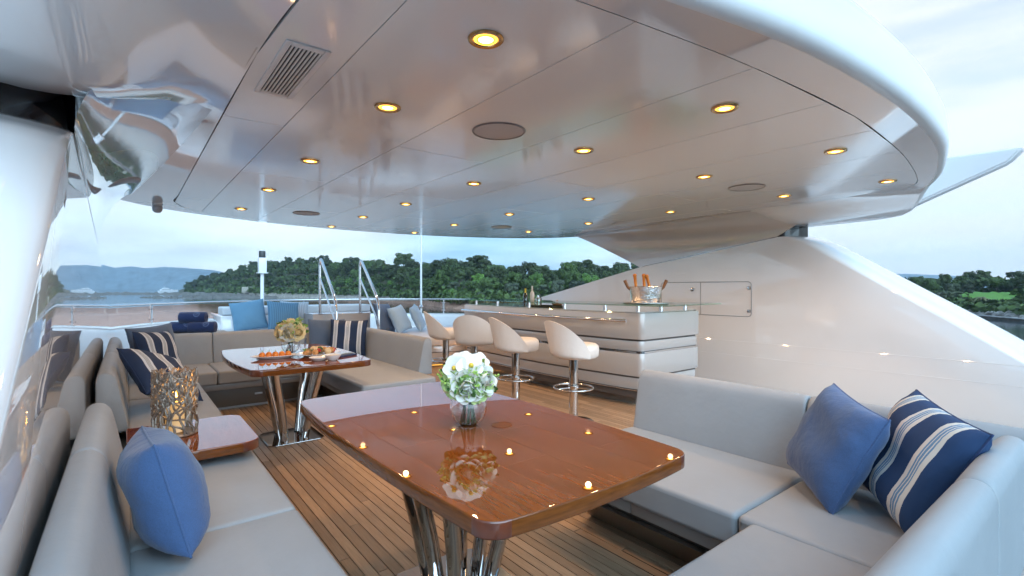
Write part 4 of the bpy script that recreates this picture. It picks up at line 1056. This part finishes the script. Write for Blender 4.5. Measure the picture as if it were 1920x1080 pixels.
# ================================================================== SEA, LAND
SEA = -8.0
th = R(YAW); FW = (math.sin(th), math.cos(th)); RT = (math.cos(th), -math.sin(th))
def bearing(px):      # unit ground direction for a heading, in photo columns
    a = (px - 960) / 920; x = FW[0] + a * RT[0]; y = FW[1] + a * RT[1]; l = math.hypot(x, y); return x / l, y / l, l
wm = bpy.data.materials.new('sea water'); wm.use_nodes = True
N = wm.node_tree.nodes; L = wm.node_tree.links; b = N['Principled BSDF']
b.inputs['Base Color'].default_value = (0.07, 0.085, 0.095, 1); b.inputs['Roughness'].default_value = 0.06; b.inputs['IOR'].default_value = 1.33
g_ = N.new('ShaderNodeNewGeometry'); mm = N.new('ShaderNodeMapping'); mm.inputs['Scale'].default_value = (.5, .5, .5)
t1 = N.new('ShaderNodeTexNoise'); t1.inputs['Scale'].default_value = 1.1; t1.inputs['Detail'].default_value = 6; t1.inputs['Roughness'].default_value = .62
bp = N.new('ShaderNodeBump'); bp.inputs['Strength'].default_value = .05; bp.inputs['Distance'].default_value = .3
L.new(g_.outputs['Position'], mm.inputs['Vector']); L.new(mm.outputs['Vector'], t1.inputs['Vector']); L.new(t1.outputs['Fac'], bp.inputs['Height']); L.new(bp.outputs['Normal'], b.inputs['Normal'])
sea = structure(from_py('sea', [(-9000, -9000, SEA), (9000, -9000, SEA), (9000, 9000, SEA), (-9000, 9000, SEA)], [(0, 1, 2, 3)], wm, smooth=0))
# far hills
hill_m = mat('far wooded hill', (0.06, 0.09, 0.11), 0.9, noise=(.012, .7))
def hills(label_name, prof, dist, depth):
    V, F_ = [], []; rn = random.Random(len(prof)); pxs = []
    p = prof[0][0]
    while p <= prof[-1][0]: pxs.append(p); p += 5
    rows_ = [0, .12, .3, .5, .75, 1.0]
    for p in pxs:
        bx, by, l = bearing(p); h = interp(p, prof) / 920 * dist / 1.0
        jit = [rn.uniform(.93, 1.07) for _ in rows_]
        for k, t in enumerate(rows_):
            d = (dist + depth * t) ; hh = [0, .28, .62, .86, 1.0, .7][k] * (h + 9.3) * (jit[k] if 0 < k < 4 else 1)
            V.append((bx * d * l, by * d * l, SEA + hh))
    n = len(rows_)
    for i in range(len(pxs) - 1):
        for k in range(n - 1): F_.append((i * n + k, (i + 1) * n + k, (i + 1) * n + k + 1, i * n + k + 1))
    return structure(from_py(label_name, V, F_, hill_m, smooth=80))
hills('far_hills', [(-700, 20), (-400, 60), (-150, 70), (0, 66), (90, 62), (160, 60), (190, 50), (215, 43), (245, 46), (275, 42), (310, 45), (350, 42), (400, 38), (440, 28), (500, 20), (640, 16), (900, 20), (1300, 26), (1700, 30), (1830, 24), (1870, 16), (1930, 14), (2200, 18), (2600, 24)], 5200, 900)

# island
SHORE = [(335, 800), (350, 720), (420, 620), (480, 535), (600, 450), (720, 345), (840, 225), (950, 205), (1200, 215), (1500, 205), (1680, 190), (1800, 165), (1860, 150), (1920, 138), (2050, 130), (2300, 150)]
HMAX = [(335, 4), (360, 12), (420, 30), (480, 40), (600, 38), (720, 27), (840, 18), (950, 13), (1200, 13), (1680, 10), (1800, 9), (2300, 10)]
def land_h(px, s): return interp(px, HMAX) * (1 - math.exp(-max(s, 0) / (36 + .07 * interp(px, SHORE)))) + .6
def land_pt(px, s):
    bx, by, l = bearing(px); d = (interp(px, SHORE) + s) * l; return bx * d, by * d
soil = mat('island scrub ground', (0.055, 0.06, 0.03), 0.95, noise=(.25, .4))
shore_m = mat('pale shore rock', (0.30, 0.28, 0.25), 0.9, noise=(.35, .35), bump=(.8, .8, (1, 1, 1), .5))
V, F_ = [], []
SS = [-7, -3, 0, 3, 7, 14, 25, 45, 75, 120, 190, 280]
pxs = list(range(335, 2301, 12)); rn = random.Random(4)
for p in pxs:
    for s in SS:
        x, y = land_pt(p, s); z = SEA + (land_h(p, s) if s >= 0 else -.8) + rn.uniform(-.35, .35) * (1 if s > -5 else 0) * (1 + s / 120); V.append((x, y, z))
n = len(SS)
for i in range(len(pxs) - 1):
    for k in range(n - 1): F_.append((i * n + k, (i + 1) * n + k, (i + 1) * n + k + 1, i * n + k + 1))
isl = structure(from_py('island_ground', V, F_, [soil, shore_m], smooth=60))
for p in isl.data.polygons:
    if p.index % (n - 1) < 4: p.material_index = 1
# bright green lawn on the right
lawn_m = mat('bright lawn', (0.10, 0.25, 0.03), 0.9, noise=(1.2, .2))
V, F_ = [], []
rn = random.Random(31)
for i, p in enumerate(range(1765, 1921, 6)):
    c0 = 25 + rn.uniform(-4, 4); c1 = 54 + rn.uniform(-4, 5)
    for k in range(5):
        s_ = c0 + (c1 - c0) * k / 4; x, y = land_pt(p + rn.uniform(-1, 1), s_); V.append((x, y, SEA + land_h(p, s_) + .55 + rn.uniform(0, .2)))
for i in range(25):
    for k in range(4): F_.append((i * 5 + k, (i + 1) * 5 + k, (i + 1) * 5 + k + 1, i * 5 + k + 1))
structure(from_py('lawn', V, F_, lawn_m, smooth=80))

# trees ------------------------------------------------------------
bark = mat('grey bark', (0.10, 0.085, 0.07), 0.9, noise=(2, .3))
def leaf_mat(name, col):
    m = mat(name, col, 0.75, noise=(.55, .55), objrand=.42); return m
LM = [leaf_mat('dark pine foliage', (0.038, 0.058, 0.018)), leaf_mat('mid green foliage', (0.050, 0.086, 0.020)), leaf_mat('bright green foliage', (0.070, 0.14, 0.024)), leaf_mat('grey green foliage', (0.065, 0.085, 0.048))]
def crown_mesh(seed, h, r, flat, base, nleaf=4200, size=.235):
    rn = random.Random(seed); V, F_ = [], []
    nc = 26; cl_ = []
    for k in range(nc):
        a = rn.uniform(0, 6.28); q = math.sqrt(rn.random()) * .78; zz = rn.uniform(-.55, .75)
        q *= (1 - .35 * max(zz, 0))
        cl_.append((r * q * math.cos(a), r * q * math.sin(a), base + (h - base) * (.48 + .42 * zz), r * rn.uniform(.20, .38)))
    for k in range(nleaf):
        cx_, cy_, cz_, cr_ = cl_[k % nc]
        d = Vector((rn.gauss(0, 1), rn.gauss(0, 1), rn.gauss(0, 1))).normalized() * cr_ * rn.uniform(.72, 1.05); d.z *= flat
        c = Vector((cx_, cy_, cz_)) + d; s = size * rn.uniform(.6, 1.35)
        nn = (d.normalized() + Vector((rn.uniform(-.7, .7), rn.uniform(-.7, .7), rn.uniform(-.3, .8)))).normalized()
        t = nn.orthogonal().normalized(); t = Matrix.Rotation(rn.uniform(0, 6.28), 3, nn) @ t; bt = nn.cross(t)
        b0 = len(V); V += [c - t * s - bt * s * .6, c + t * s * .8 - bt * s * .7, c + t * s + bt * s * .6, c - t * s * .7 + bt * s * .8]; F_.append((b0, b0 + 1, b0 + 2, b0 + 3))
    me = bpy.data.meshes.new('crown'); me.from_pydata([tuple(v) for v in V], [], F_); return me
def trunk_mesh(seed, h, base):
    rn = random.Random(seed); bm = bmesh.new(); lean = rn.uniform(-.5, .5)
    tube_bm(bm, [(0, 0, -1.2), (lean * .2, .05, base * .5), (lean * .6, .1, base), (lean, 0, h * .8)], [.34, .27, .2, .06], 7)
    for k in range(5):
        a = rn.uniform(0, 6.28); z0 = base * rn.uniform(.75, 1.05); l = h * rn.uniform(.2, .32)
        tube_bm(bm, [(lean * .55, .08, z0), (l * .5 * math.cos(a), l * .5 * math.sin(a), z0 + l * .45), (l * math.cos(a), l * math.sin(a), z0 + l * .75)], [.13, .09, .03], 5)
    me = bpy.data.meshes.new('trunk'); bm.to_mesh(me); bm.free(); me.materials.append(bark); return me
KIND = []
for k, (h, r, flat, base, mi) in enumerate([(10.0, 4.8, .5, 3.6, 0), (9.5, 4.0, .8, 2.6, 0), (9.0, 4.4, .8, 1.8, 1), (8.0, 4.0, .85, 1.2, 2), (7.0, 3.8, .75, 1.0, 3), (11.5, 3.8, .5, 6.5, 0)]):
    c = crown_mesh(30 + k, h, r, flat, base); c.materials.append(LM[mi]); KIND.append((c, trunk_mesh(60 + k, h, base), h))
TL = ['dark umbrella pine on the wooded island', 'dark bushy pine on the wooded island', 'mid green rounded tree on the wooded island', 'bright green tree on the wooded island', 'grey green shrubby tree on the wooded shore', 'tall thin-crowned pine standing above the island wood']
def tree(kind, px, s, sc_, zoff=0):
    x, y = land_pt(px, s); z = SEA + land_h(px, s) + zoff
    place = 'left headland' if px < 620 else ('shore beyond the sunbeds' if px < 880 else ('shore beyond the bar' if px < 1300 else 'shore to the right of the wing'))
    T = thing('pine_tree' if kind in (0, 1, 5) else 'tree', TL[kind].replace('wooded island', place).replace('wooded shore', place).replace('island wood', place), 'tree', (x, y, z), random.uniform(0, 6.28), 'trees on the island')
    T.scale = (sc_ * random.uniform(.8, 1.25), sc_ * random.uniform(.8, 1.25), sc_ * random.uniform(.78, 1.2))
    for nm, me in (('crown', KIND[kind][0]), ('trunk', KIND[kind][1])):
        put(bpy.data.objects.new(nm, me), T)
random.seed(11)
ntree = 0
def strip(p0, p1, rows_, kinds):
    global ntree
    for s, stepm, sc_, kk in rows_:
        p = p0 + random.uniform(0, 4)
        while p < p1:
            d = interp(p, SHORE) + s
            k = random.choice(kk or kinds)
            tree(k, p, s + random.uniform(-.18, .18) * (10 + s), sc_ * random.uniform(.82, 1.15)); ntree += 1
            p += stepm / d * 920 * random.uniform(.75, 1.25)
strip(352, 620, [(10, 11, .8, [2, 4, 4, 1]), (24, 12, 1.05, [1, 1, 2]), (42, 12, 1.2, [1, 0, 1]), (64, 13, 1.35, [1, 0, 1]), (92, 13, 1.45, [1, 1, 0]), (125, 14, 1.5, [1, 1, 0])], [0, 1])
strip(610, 1215, [(9, 7.5, .62, [4, 2, 4, 3]), (22, 8.5, 1.0, [2, 3, 1, 4]), (38, 9, 1.2, [1, 2, 1, 3]), (56, 9, 1.35, [1, 2, 1, 0]), (78, 9, 1.5, [1, 1, 2, 0])], [0, 1, 2])
strip(1660, 1815, [(10, 5.5, .42, [4, 2, 3]), (22, 6, .60, [4, 2, 4]), (40, 7, .80, [4, 2, 1]), (62, 8, .92, [0, 1, 2])], [0, 1])
strip(1815, 2080, [(14, 5, .26, [4, 2, 3, 4]), (21, 6, .30, [3, 4, 2]), (60, 6.5, .66, [1, 2, 0]), (78, 8, .85, [0, 0, 1, 5])], [0, 1])
# underbrush that closes the wood
ub = random.Random(8); V, F_ = [], []
for p in list(range(350, 1230, 2)) + list(range(1650, 2100, 2)):
    for s in (6, 12, 24, 44, 70) + ((92, 118, 145) if p < 1230 else ()):
        if 1770 < p < 1910 and 20 < s < 60: continue
        if ub.random() < .25: continue
        x, y = land_pt(p + ub.uniform(-2, 2), s + ub.uniform(-4, 4)); d = interp(p, SHORE)
        for q in range(7):
            c = Vector((x + ub.uniform(-2, 2), y + ub.uniform(-2, 2), SEA + land_h(p, s) + ub.uniform(.1, 1.7 + d / 260 + (3.5 if s > 60 else 0))))
            nn = Vector((ub.uniform(-1, 1), ub.uniform(-1, 1), ub.uniform(.1, 1))).normalized(); t = nn.orthogonal().normalized(); bt = nn.cross(t); sz = ub.uniform(.5, 1.0) * (1 + d / 700)
            b0 = len(V); V += [c - t * sz - bt * sz * .7, c + t * sz - bt * sz * .6, c + t * sz * .8 + bt * sz, c - t * sz * .9 + bt * sz * .6]; F_.append((b0, b0 + 1, b0 + 2, b0 + 3))
o = from_py('underbrush', V, F_, LM[1], smooth=0); tag(o, 'low green underbrush filling the island wood', 'underbrush'); o['kind'] = 'stuff'
# palm
pm = thing('palm_tree', 'small dry palm tree above the boulders on the right', 'palm', (*land_pt(1842, 10), SEA + land_h(1842, 10)))
pm.scale = (1.3, 1.3, 1.25)
tube('trunk', [(0, 0, -.5), (.1, 0, 1.4), (0, .1, 2.8)], [.34, .26, .22], bark, pm, 8)
frond_m = mat('dry palm frond', (0.13, 0.13, 0.06), .8)
for k in range(18):
    a = 2 * math.pi * k / 18; up_ = random.uniform(.2, 1.5); bm = bmesh.new(); ln = random.uniform(2.0, 2.9); prev = None
    for q in range(6):
        t = q / 5; c = Vector((ln * t * math.cos(a), ln * t * math.sin(a), 2.8 + up_ * t * 1.6 - 2.6 * t * t)); sd = Vector((-math.sin(a), math.cos(a), 0)) * .34 * math.sin(math.pi * (.1 + .88 * t))
        cur = [bm.verts.new(c - sd - Vector((0, 0, .12))), bm.verts.new(c), bm.verts.new(c + sd - Vector((0, 0, .12)))]
        if prev: bm.faces.new((prev[0], prev[1], cur[1], cur[0])); bm.faces.new((prev[1], prev[2], cur[2], cur[1]))
        prev = cur
    from_bm('frond', bm, frond_m, pm, smooth=0)
# boulders and quay on the right
rock_m = mat('pale boulder', (0.40, 0.39, 0.38), .9, noise=(1.2, .25), bump=(2.5, .6, (1, 1, 1), .3))
RM = []
for k in range(4):
    bm = bmesh.new(); bmesh.ops.create_icosphere(bm, subdivisions=3, radius=1.0); rn = random.Random(90 + k); off = [Vector((rn.uniform(-1, 1), rn.uniform(-1, 1), rn.uniform(-1, 1))).normalized() for _ in range(9)]
    for v in bm.verts:
        c = v.co.copy(); kf = 1.0
        for q in off:
            dd = c.dot(q)
            if dd > .62: kf = min(kf, .62 / dd)
        v.co = c * kf; v.co.z *= .75
    me = bpy.data.meshes.new('boulder'); bm.to_mesh(me); bm.free(); me.materials.append(rock_m); RM.append(me)
for k in range(46):
    p = 1790 + k * 5.2 + random.uniform(-3, 3); s = random.uniform(-.5, 7)
    o = bpy.data.objects.new('boulder', RM[k % 4]); sz = random.uniform(.9, 1.9) * (1.15 if s < 3 else .9); o.location = (*land_pt(p, s), SEA + land_h(p, s) + sz * .25); o.scale = (sz, sz * random.uniform(.8, 1.2), sz * random.uniform(.8, 1.1)); o.rotation_euler = (0, 0, random.uniform(0, 6.28)); C.objects.link(o)
    tag(o, 'pale grey boulder on the shore to the right of the wing', 'boulder', 'boulders along the right shore')
quay_m = mat('quay concrete', (0.42, 0.42, 0.42), .8, noise=(.8, .2)); quay_d = mat('dark quay face', (0.075, 0.07, 0.06), .9, noise=(1.0, .4))  # the upright face is much darker than the top
qy = thing('quay', 'low concrete quay at the water below the boulders', 'quay', (0, 0, 0))
V, F_ = [], []; V2 = []
qp = list(range(1760, 2300, 20))
for p in qp:
    for s, z in ((-4.2, .75), (-4.2, 1.0), (-2.4, 1.0), (-2.4, .75)): V.append((*land_pt(p, s), SEA + z))
    for s, z in ((-4.0, -.6), (-4.0, .749), (-2.5, .749), (-2.5, -.6)): V2.append((*land_pt(p, s), SEA + z))
for i in range(len(qp) - 1):
    for k in range(4): F_.append((i * 4 + k, i * 4 + (k + 1) % 4, (i + 1) * 4 + (k + 1) % 4, (i + 1) * 4 + k))
from_py('quay_top', V, F_, quay_m, qy, smooth=30); from_py('quay_face', V2, F_, quay_d, qy, smooth=30)
# low rocky spits at the left and a ruin
def spit(name, pts, label_struct=True):
    V, F_ = [], []; rn = random.Random(len(pts) + 3)
    path = catmull(pts, 14); cols = 7
    for i, (px, d, hw, h) in enumerate(path):
        bx, by, l = bearing(px)
        for k in range(cols):
            t = -1 + 2 * k / (cols - 1); dd = (d + t * hw) * l
            z = SEA - .5 + (h + .5) * max(0, (1 - t * t)) * rn.uniform(.35, 1.25); V.append((bx * dd, by * dd, z))
    for i in range(len(path) - 1):
        for k in range(cols - 1): F_.append((i * cols + k, (i + 1) * cols + k, (i + 1) * cols + k + 1, i * cols + k + 1))
    return structure(from_py(name, V, F_, shore_m2, smooth=20))
shore_m2 = mat('dark spit rock', (0.13, 0.125, 0.115), .95, noise=(.4, .5), bump=(1.2, .8, (1, 1, 1), .5))
spit('rock_spit', [(-260, 600, 30, 3), (-60, 650, 30, 3.2), (120, 720, 30, 3.4), (200, 760, 34, 3.2), (270, 740, 30, 3.0), (340, 700, 30, 3.2), (420, 610, 30, 3.4), (480, 540, 24, 3)])
spit('rock_spit', [(262, 480, 6, .6), (285, 475, 12, 1.5), (315, 470, 14, 1.7), (345, 470, 15, 1.9), (390, 475, 16, 2.2), (440, 480, 16, 2.2), (520, 470, 14, 1.8)])
ruin = thing('stone_ruin', 'low pale stone ruin on the shore of the left headland', 'ruin', (*land_pt(468, 9), SEA + land_h(468, 9)), R(-20))
stone_m = mat('pale ruin stone', (0.30, 0.28, 0.24), .9, noise=(.8, .3))
box('wall', (-8, 8, -.6, .6, -1, 5.6), stone_m, ruin, .2); box('wall', (-8, -6.8, .61, 9, -1, 4.8), stone_m, ruin, .2); box('wall', (6.8, 8, .61, 9, -1, 4.2), stone_m, ruin, .2)
# motor yacht at anchor
by_ = bearing(315); dd = 920 * 9.33 / 8.5 * by_[2]
yt = thing('motor_yacht', 'small white motor yacht anchored off the left headland', 'boat', (by_[0] * dd, by_[1] * dd, SEA), R(25))
hull_m = mat('yacht hull', (0.62, 0.66, 0.70), .3); dk_m = mat('yacht window', (0.03, 0.04, 0.05), .1)
def loft_x(name, secs, m, parent):
    V, F_ = [], []; n_ = 0
    for x, w_, z0, z1 in secs:
        V += [(x, -w_ * .55, z0), (x, w_ * .55, z0), (x, w_, z1), (x, -w_, z1)]
    for i in range(len(secs) - 1):
        for k in range(4): F_.append((i * 4 + k, i * 4 + (k + 1) % 4, (i + 1) * 4 + (k + 1) % 4, (i + 1) * 4 + k))
    F_.append((0, 1, 2, 3)); e = (len(secs) - 1) * 4; F_.append((e, e + 1, e + 2, e + 3)); return from_py(name, V, F_, m, parent, smooth=30)
loft_x('hull', [(-18, 3.6, -.3, 4), (-6, 4.2, -.5, 4.2), (8, 3.8, -.5, 5), (15, 1.8, 0, 5.8), (19, .1, 2, 6.2)], hull_m, yt)
loft_x('deckhouse', [(-14, 3.2, 4.0, 7.0), (4, 3.2, 4.2, 7.2), (9, 2.6, 4.8, 6.0)], hull_m, yt); loft_x('window_band', [(-13, 3.28, 5.2, 6.2), (4, 3.28, 5.4, 6.4)], dk_m, yt)
loft_x('bridge', [(-10, 2.6, 7.2, 9.6), (-1, 2.6, 7.2, 9.8), (2, 2.0, 7.3, 8.2)], hull_m, yt); tube('mast', [(-6, 0, 9.6), (-7, 0, 14)], [.35, .15], hull_m, yt, 6)

# ================================================================== HAZE
hm = bpy.data.materials.new('haze'); hm.use_nodes = True; N = hm.node_tree.nodes; L = hm.node_tree.links; N.clear()
o_ = N.new('ShaderNodeOutputMaterial'); vp = N.new('ShaderNodeVolumePrincipled'); vp.inputs['Color'].default_value = (.64, .83, 1.0, 1); vp.inputs['Density'].default_value = 0.0001; vp.inputs['Anisotropy'].default_value = 0.2
L.new(vp.outputs[0], o_.inputs['Volume'])
HAZE = True
if HAZE:
    hz = box('haze', (-9050, 9050, -9050, 9050, SEA - 1.2, 460), hm); hz['kind'] = 'stuff'; hz['label'] = 'thin blue evening haze over the sea'
print('trees', ntree, 'planks', cnt)
